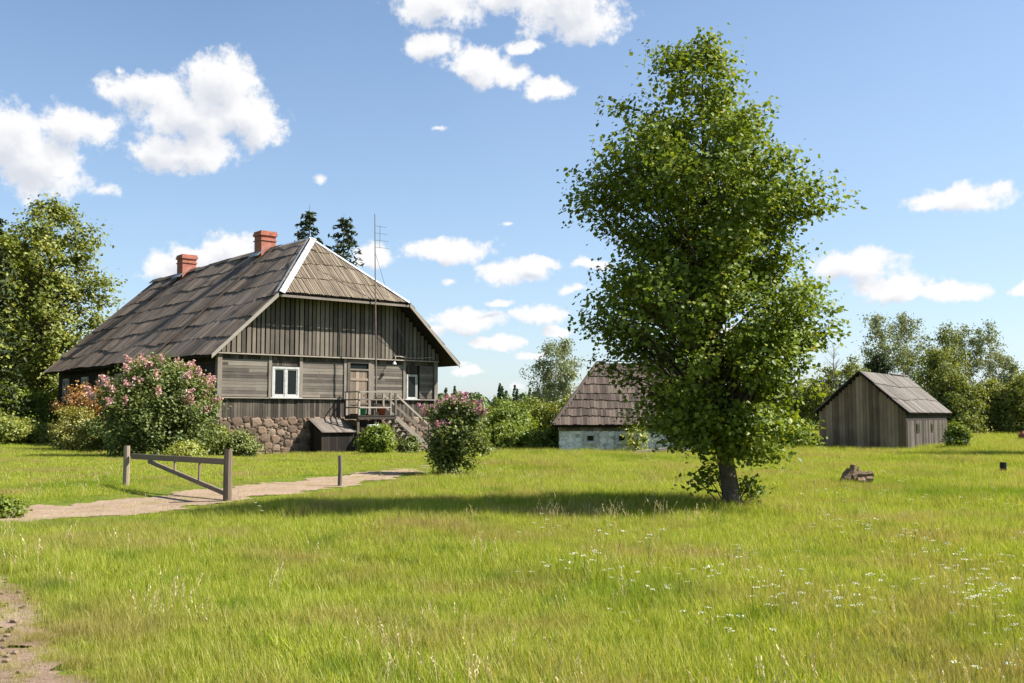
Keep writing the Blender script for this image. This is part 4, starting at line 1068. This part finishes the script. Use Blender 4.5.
birch(966, 104, 323, 1.9, 'middle tall birch of the group right of the shed', 87, 76, 60, 3.2, group='birches behind the shed')
birch(995, 102, 321, 1.9, 'tallest birch near the right edge of the picture', 88, 76, 60, 3.2, group='birches behind the shed', lean=(-.5,0))
birch(1010, 99, 357, 1.3, 'short thin birch hanging over the right edge group', 89, 50, 60, 3.0)
birch(878, 92, 355, 1.5, 'dark dense round tree behind the shed roof', 90, 90, 90, 2.0, mat='spruce', name='pine_tree', bark='bark', droop=.1)
birch(938, 82, 348, 2.1, 'tall olive green willow behind the right end of the shed', 91, 130, 95, .5, mat='willow', name='willow_tree', bark='bark', lo=.85, peak=.35, ls=.2)
birch(962, 80, 372, 1.7, 'lower willow right of the tall olive green willow', 92, 90, 95, .4, mat='willow', name='willow_tree', bark='bark', lo=.9, peak=.35, ls=.2)
birch(993, 82, 379, 1.9, 'rounded willow behind the meadow near the right edge', 93, 110, 95, .4, mat='willow', name='willow_tree', bark='bark', lo=.9, peak=.4, ls=.2)
birch(1024, 80, 374, 1.7, 'willow cut off by the right edge of the picture', 94, 90, 95, .4, mat='willow', name='willow_tree', bark='bark', lo=.9, peak=.4, ls=.2)
birch(1060, 84, 350, 2.6, 'tree outside the right edge behind the meadow', 95, 90, 90, .4, mat='broad', name='broadleaf_tree', bark='bark', lo=.9)
birch(852, 90, 357, 1.7, 'green tree behind the left slope of the shed roof', 96, 90, 90, .5, mat='willow', name='willow_tree', bark='bark', lo=.8)
birch(828, 94, 362, 1.9, 'green tree left of the shed behind the bare dead tree', 97, 90, 90, .5, mat='broad', name='broadleaf_tree', bark='bark', lo=.8)
birch(795, 96, 372, 2.2, 'tree behind the right side of the maple crown', 98, 90, 90, .5, mat='willow', name='willow_tree', bark='bark', lo=.8)
birch(760, 98, 380, 2.2, 'low tree hidden mostly behind the maple crown', 99, 60, 80, .5, mat='broad', name='broadleaf_tree', bark='bark', lo=.8)

# bare dead tree
e = empty('dead_tree', (at(834,70),70,0), 0, 'thin bare dead tree with grey twigs left of the shed', 'tree')
m = MB(); rg = np.random.default_rng(5); m.tube([(0,0,-.1),(.05,0,2.5),(-.05,0,4.5),(.05,0,6.6)], [.07,.055,.035,.01], 6); m.build('trunk', M['deadwood'], e)
m = MB()
for k in range(38):
    z = rg.uniform(2.2,6.3); a = rg.uniform(0,6.28); L = rg.uniform(.4,1.3)*(1.15-z/9)
    p0 = V(0,0,z); p1 = p0+V(math.cos(a)*L*.6, math.sin(a)*L*.6, L*.55); p2 = p1+V(math.cos(a+.4)*L*.35, math.sin(a+.4)*L*.35, L*.5)
    m.tube([p0,p1,p2], [.016,.011,.004], 4)
    m.tube([p1,p1+V(math.cos(a-.9)*L*.4,math.sin(a-.9)*L*.4,L*.35)], [.008,.003], 4)
m.build('branches', M['deadwood'], e)

# tree outside the frame on the right that shades a strip of meadow
tree('broadleaf_tree', (23.2,38.6,0), 8.4, 1.2, env_round(2.1,7,.6,.45,.65), 110, 100, .16, .3, M['broad'], M['bark'], 'tree outside the right edge whose shade crosses the meadow', seed=101, trunk_r=.15)

# distant wood: one mass
def forest():
    rg = np.random.default_rng(77); lv = Leaves()
    for k in range(520):
        d = rg.uniform(300,420); az = rg.uniform(-.75,.75); x = d*math.tan(az); con = rg.uniform() < .62
        H = rg.uniform(7.5,12.5)*(d/340) if con else rg.uniform(6,9)*(d/340)
        n = 150; t = rg.uniform(.02,1,n)
        if con: rr = (1-t)**.85*H*.17+.1
        else: rr = np.sqrt(np.clip(1-((t-.5)/.52)**2,0,1))*H*.28
        a = rg.uniform(0,6.28,n); f = rg.uniform(.4,1,n)**.5
        P = np.stack([x+np.cos(a)*rr*f, d+np.sin(a)*rr*f, t*H], 1)
        vs, tr = leafset(P, np.stack([np.cos(a),np.sin(a),np.full(n,.8)],1)+rg.normal(size=(n,3))*.4, rg.uniform(.7,1.5,n)*(1 if con else 1.3), .8, rg)
        lv.add(vs, tr, np.clip(rg.normal(.22 if con else .7,.14,n),0,1))
    o = lv.build('distant_wood', M['forest'], None); o['kind'] = 'stuff'; o['label'] = 'far line of dark spruce and lighter trees along the horizon'; o['category'] = 'wood'
forest()

# ------------------------------------------------------------------ meadow grass (countless: stuff)
M['grass'] = leafmat('meadow grass blades', [(0,(0.122,0.192,0.011)),(.4,(0.248,0.33,0.0176)),(.7,(0.363,0.413,0.033)),(1,(0.555,0.51,0.154))], .5, .01,
   patch=[((.12,.2,.016),.55,.7,1.6),((.40,.31,.13),.47,.66,.5),((.16,.25,.015),.55,.68,.16)])
M['straw'] = leafmat('dry grass stalks', [(0,(.36,.27,.13)),(.5,(.52,.41,.22)),(1,(.66,.55,.36))], .3, .03)
M['umbel'] = leafmat('white umbels', [(0,(.62,.62,.52)),(1,(.84,.84,.76))], .25, .02)
protos = bpy.data.collections.new('meadow plant prototypes')
def blades(rg, n, hmin, hmax, spread, w, bend, clump=0):
    vs = []; tr = []; tn = []
    for k in range(n):
        p = rg.normal(size=2)*spread; h = rg.uniform(hmin,hmax); a = rg.uniform(0,6.28); d = np.array([math.cos(a),math.sin(a),0]); s = np.array([-d[1],d[0],0])
        b = rg.uniform(.15,1)*bend*h; ww = w*rg.uniform(.6,1.2)
        base = np.array([p[0],p[1],-.02]); m_ = base+d*b*.3+np.array([0,0,h*.6]); t = base+d*b+np.array([0,0,h])
        i = len(vs); vs += [base-s*ww*.5, base+s*ww*.5, m_+s*ww*.42, m_-s*ww*.42, t]
        tr += [[i,i+1,i+2],[i,i+2,i+3],[i+3,i+2,i+4]]; c = rg.uniform(0,.8) if rg.uniform() < .76 else rg.uniform(.85,1); tn += [c,c,min(1,c+.12)]
    return np.array(vs), np.array(tr), np.array(tn)
def proto(name, vs, tr, tn, mats, midx=None):
    me = bpy.data.meshes.new(name); me.from_pydata([tuple(v) for v in vs], [], [list(map(int,t)) for t in tr])
    a = me.attributes.new('tint','FLOAT','FACE'); a.data.foreach_set('value', np.asarray(tn,np.float32))
    for m_ in mats: me.materials.append(m_)
    if midx is not None: me.polygons.foreach_set('material_index', np.asarray(midx,np.int32))
    me.update(); o = bpy.data.objects.new(name, me); protos.objects.link(o)
def strip(vs, tr, tn, mi, pts, w, tint, m_, rg):
    a = rg.uniform(0,6.28); s = np.array([math.cos(a),math.sin(a),0])
    for p, q in zip(pts[:-1], pts[1:]):
        i = len(vs); vs += [p-s*w/2, p+s*w/2, q+s*w/2, q-s*w/2]; tr += [[i,i+1,i+2],[i,i+2,i+3]]; tn += [tint]*2; mi += [m_]*2
def make_protos():
    rg = np.random.default_rng(3)
    for k in range(5): proto('a_tuft_%d' % k, *blades(rg, 90, .05, .19, .09, .0035, .55), [M['grass']])        # 0-4 tall
    for k in range(3): proto('b_turf_%d' % k, *blades(rg, 60, .03, .10, .10, .005, .8), [M['grass']])            # 5-7 short
    for k in range(2): proto('c_leafy_%d' % k, *blades(rg, 24, .05, .17, .07, .013, .9), [M['grass']])           # 8-9 broad leaves
    for k in range(3):                                                                                         # 10-12 seed stalks
        vs, tr, tn, mi = [], [], [], []
        for j in range(4):
            p = rg.normal(size=2)*.07; h = rg.uniform(.28,.48); a = rg.uniform(-.9,.9)+(0 if rg.uniform() < .7 else 3.1); d = np.array([math.cos(a),math.sin(a)*.4,0])
            b = rg.uniform(.05,.3)*h; base = np.array([p[0],p[1],0]); P = [base+d*b*t*t+np.array([0,0,h*(t-.12*t**3)]) for t in np.linspace(0,1,5)]
            strip(vs,tr,tn,mi,P,.0028,rg.uniform(.2,.8),0,rg)
            tip = P[-1]; dr_ = unit(P[-1]-P[-2])
            for q in range(9):
                c = tip-dr_*.012*q+rg.normal(size=3)*.005; strip(vs,tr,tn,mi,[c,c+dr_*.018+rg.normal(size=3)*.004],.006,rg.uniform(.4,1),0,rg)
        proto('d_stalk_%d' % k, vs, tr, tn, [M['straw']], mi)
    for k in range(3):                                                                                         # 13-15 umbels
        vs, tr, tn, mi = [], [], [], []
        for j in range(3):
            p = rg.normal(size=2)*.09; h = rg.uniform(.24,.40); base = np.array([p[0],p[1],0]); tip = base+np.array([rg.normal()*.04,rg.normal()*.04,h])
            strip(vs,tr,tn,mi,[base,(base+tip)/2,tip],.005,.3,1,rg)
            for q in range(8):
                a = q*.8; r = .006+.024*math.sqrt(q/8); c = tip+np.array([math.cos(a)*r,math.sin(a)*r,.02-r*.2])
                strip(vs,tr,tn,mi,[tip,c],.003,.3,1,rg)
                i = len(vs); s = .0052
                vs += [c+np.array([s*math.cos(t),s*math.sin(t),rg.normal()*.003]) for t in (0,1.26,2.5,3.77,5.0)]; tr += [[i,i+1,i+2],[i,i+2,i+3],[i,i+3,i+4]]; tn += [rg.uniform(0,1)]*3; mi += [0]*3
        proto('e_umbel_%d' % k, vs, tr, tn, [M['umbel'], M['grass']], mi)
make_protos()

hs, hc = math.sin(-HT), math.cos(-HT)
def in_house(x, y, g=.25):
    dx, dy = x-HX, y-HY; u = dx*hc-dy*hs; v = dx*hs+dy*hc
    return (u > -g) & (u < W_+g) & (v > -g) & (v < L_+g)
def in_box(x, y, ox, oy, ang, l, w):
    dx, dy = x-ox, y-oy; c, s = math.cos(-ang), math.sin(-ang); u = dx*c-dy*s; v = dx*s+dy*c
    return (u > 0) & (u < l) & (v > 0) & (v < w)
def blocked_xy(x, y):
    return in_house(x,y) | in_box(x,y,at(559,CD),CD,R(-1.5),CW,CDp) | in_box(x,y,BX,BY,BT,BL,BG)
def scatter(d0, d1, dens, rg, margin=2.5, half=.60):
    ymax, n = d1, int((half*(d1**2-d0**2)+2*margin*(d1-d0))*dens)
    y = np.sqrt(rg.uniform(d0**2, d1**2, n)); x = rg.uniform(-1,1,n)*(half*y+margin); return x, y

def inst_object(name, X, Y, S, K, label, seed):
    rg = np.random.default_rng(seed); n = len(X)
    me = bpy.data.meshes.new(name); me.vertices.add(n)
    me.vertices.foreach_set('co', np.stack([X,Y,relief(X,Y)],1).astype(np.float32).ravel())
    for nm, ty, arr in (('scl','FLOAT',S),('kind_index','INT',K)):
        a = me.attributes.new(nm, ty, 'POINT'); a.data.foreach_set('value', np.asarray(arr, np.float32 if ty == 'FLOAT' else np.int32))
    a = me.attributes.new('rot','FLOAT_VECTOR','POINT'); rr = np.stack([rg.normal(size=n)*.10, rg.normal(size=n)*.10, rg.uniform(0,6.28,n)],1)
    a.data.foreach_set('vector', rr.astype(np.float32).ravel())
    o = link(name, me); tag(o, label, 'grass', kind='stuff')
    g = bpy.data.node_groups.new(name+' scatter', 'GeometryNodeTree')
    g.interface.new_socket('Geometry', in_out='INPUT', socket_type='NodeSocketGeometry'); g.interface.new_socket('Geometry', in_out='OUTPUT', socket_type='NodeSocketGeometry')
    nd, lk = g.nodes, g.links; gi = nd.new('NodeGroupInput'); go = nd.new('NodeGroupOutput')
    ci = nd.new('GeometryNodeCollectionInfo'); ci.inputs[0].default_value = protos; ci.inputs['Separate Children'].default_value = True; ci.inputs['Reset Children'].default_value = True
    ip = nd.new('GeometryNodeInstanceOnPoints'); ip.inputs['Pick Instance'].default_value = True
    lk.new(gi.outputs[0], ip.inputs['Points']); lk.new(ci.outputs[0], ip.inputs['Instance'])
    def na(nm, ty):
        q = nd.new('GeometryNodeInputNamedAttribute'); q.data_type = ty; q.inputs[0].default_value = nm; return q.outputs[0]
    lk.new(na('kind_index','INT'), ip.inputs['Instance Index']); lk.new(na('scl','FLOAT'), ip.inputs['Scale'])
    er = nd.new('FunctionNodeEulerToRotation'); lk.new(na('rot','FLOAT_VECTOR'), er.inputs[0]); lk.new(er.outputs[0], ip.inputs['Rotation'])
    lk.new(ip.outputs[0], go.inputs[0])
    md = o.modifiers.new('scatter','NODES'); md.node_group = g
    return o

def lawn_line(x, y):            # mown yard on the far side of the track, and before the outbuildings
    return (y > np.interp(x, PATH[:,0], PATH[:,1])) & (x < -2.0) & (y < 60)
def meadow():
    rg = np.random.default_rng(21); XS, YS, SS, KS = [], [], [], []
    for (d0, d1, dens, sc0) in ((3.8,9,170,.95),(9,15,110,1.0),(15,24,56,1.15),(24,40,24,1.5),(40,70,9,1.9),(70,130,2.2,2.6)):
        x, y = scatter(d0, d1, dens, rg)
        pdist = path_dist(x, y); sh_ = shoulder(x, y)
        pw = np.interp(y,[15,17.5,20,26,31.5],[1.45,1.4,1.1,.8,.0])
        keep = ~blocked_xy(x, y) & ((pdist > pw+edge_n(x,y)*.8-.05) | (rg.uniform(size=len(x)) < .8*np.clip(1-np.abs(pdist-.05)/.36,0,1)+.35*np.clip(1-np.abs(pdist-pw)/.5,0,1)**2)) & ((sh_ < 0) | (rg.uniform(size=len(x)) < .22))
        x, y, pdist, sh_, pw = x[keep], y[keep], pdist[keep], sh_[keep], pw[keep]; n = len(x)
        lawn = lawn_line(x, y)
        thick = .5+.5*np.sin(x*.9+1.2*np.sin(y*.7))*np.sin(y*.8+.6*np.sin(x*1.3))
        s = sc0*rg.uniform(.65,1.25,n)*(.75+.45*thick)
        near_edge = np.clip((pdist-pw)/2.4, 0, 1); s *= .38+.62*near_edge
        s *= .5+.5*np.clip(-sh_/1.5,0,1)
        k = rg.integers(0,5,n)
        lf = rg.uniform(size=n) < .10; k[lf] = rg.integers(8,10,lf.sum())
        k[lawn] = rg.integers(5,8,lawn.sum()); s[lawn] *= 1.05
        tiny = near_edge < .25; k[tiny] = rg.integers(5,8,tiny.sum())
        # beyond 24 m the field is shorter in proportion to the wider tufts
        XS.append(x); YS.append(y); SS.append(s if d0 < 24 else np.minimum(s, sc0*.95)); KS.append(k)
    inst_object('meadow_grass', *map(np.concatenate, (XS,YS,SS,KS)), 'tall green and straw tinted meadow grass covering the field', 1)
    # straw coloured seed stalks
    XS, YS, SS, KS = [], [], [], []
    for (d0, d1, dens) in ((4.5,9,1.5),(9,14,1.5),(14,26,1.0)):
        x, y = scatter(d0, d1, dens, rg); m_ = np.sin(x*.6+.5)+np.sin(y*.9+x*.3) > rg.uniform(-1.4,1.6,len(x)); XS.append(x[m_]); YS.append(y[m_])
    # band of pale dry grass along the maple's shade
    n = 34; x = rg.uniform(at(545,14.5), at(715,14.5), n); y = rg.normal(14.6,.55,n); XS.append(x); YS.append(y)
    for (px, py, k) in ((375,598,5),(425,628,3),(440,640,3),(470,630,2),(520,640,2),(640,650,2),(760,660,3),(860,670,4),(160,560,6),(185,570,5)):
        d = EYE*F/(py+60-HOR); XS.append(rg.normal(at(px,d),.15,k)); YS.append(rg.normal(d,.15,k))
    x, y = np.concatenate(XS), np.concatenate(YS); ok = ~blocked_xy(x,y) & (path_dist(x,y) > 1.4) & (shoulder(x,y) < .1); x, y = x[ok], y[ok]
    inst_object('dry_grass', x, y, rg.uniform(.6,1.05,len(x)), rg.integers(10,13,len(x)), 'pale dry seed stalks scattered through the meadow', 2)
    XS, YS = [], []
    for (px, py, sx, sy, k) in ((850,525,40,10,34),(930,540,50,10,40),(985,590,45,12,60),(1000,560,40,14,36),(905,570,60,10,40),(800,585,50,8,34),(840,592,30,8,26),(700,608,40,6,16),(560,565,50,8,26),(620,560,50,8,26),(680,570,50,10,22),(540,525,20,6,10),(960,500,60,10,20),(880,490,70,10,20),(840,460,40,6,18),(1000,620,40,20,20),(760,560,80,20,30),(660,545,60,14,22)):
        yy = rg.normal(py,sy*.6,k); k = max(3,int(k*.17)); yy = yy[:k]; xx = rg.normal(px,sx*.6,k); d = (EYE-.3)*F/np.maximum(yy-HOR,20); XS.append((xx-512)/F*d); YS.append(d)
    x, y = scatter(5, 30, .14, rg); XS.append(x); YS.append(y)
    x, y = np.concatenate(XS), np.concatenate(YS); ok = ~blocked_xy(x,y) & (path_dist(x,y) > 1.6) & (shoulder(x,y) < -.3) & ((x > -1) | (rg.uniform(size=len(x)) < .15)); x, y = x[ok], y[ok]
    o = inst_object('white_wildflowers', x, y, rg.uniform(.75,1.15,len(x)), rg.integers(13,16,len(x)), 'white umbel flowers scattered over the right half of the meadow', 3); o['category'] = 'wildflowers'
meadow()

# straw litter and pebbles on the bare shoulder
rg = np.random.default_rng(9); m = MB()
for k in range(900):
    x, y = rg.uniform(-6.5,-1.8), rg.uniform(4.5,9.2)
    if shoulder(x,y) < .02: continue
    s = rg.uniform(.008,.03)*(1.8 if rg.uniform() < .06 else 1); m.blob((x,y,gz(x,y)+.012+s*.25), (s,s*rg.uniform(.6,1),s*.55), 1, .25, rg.uniform())
tag(m.build('pebbles', M['stone']), 'small stones strewn over the bare sandy shoulder', 'stones', kind='stuff')

sc.cycles.use_denoising = True
sc.cycles.max_bounces = 6; sc.cycles.transparent_max_bounces = 4; sc.cycles.diffuse_bounces = 3; sc.cycles.glossy_bounces = 2; sc.cycles.transmission_bounces = 4
sc.render.use_persistent_data = False
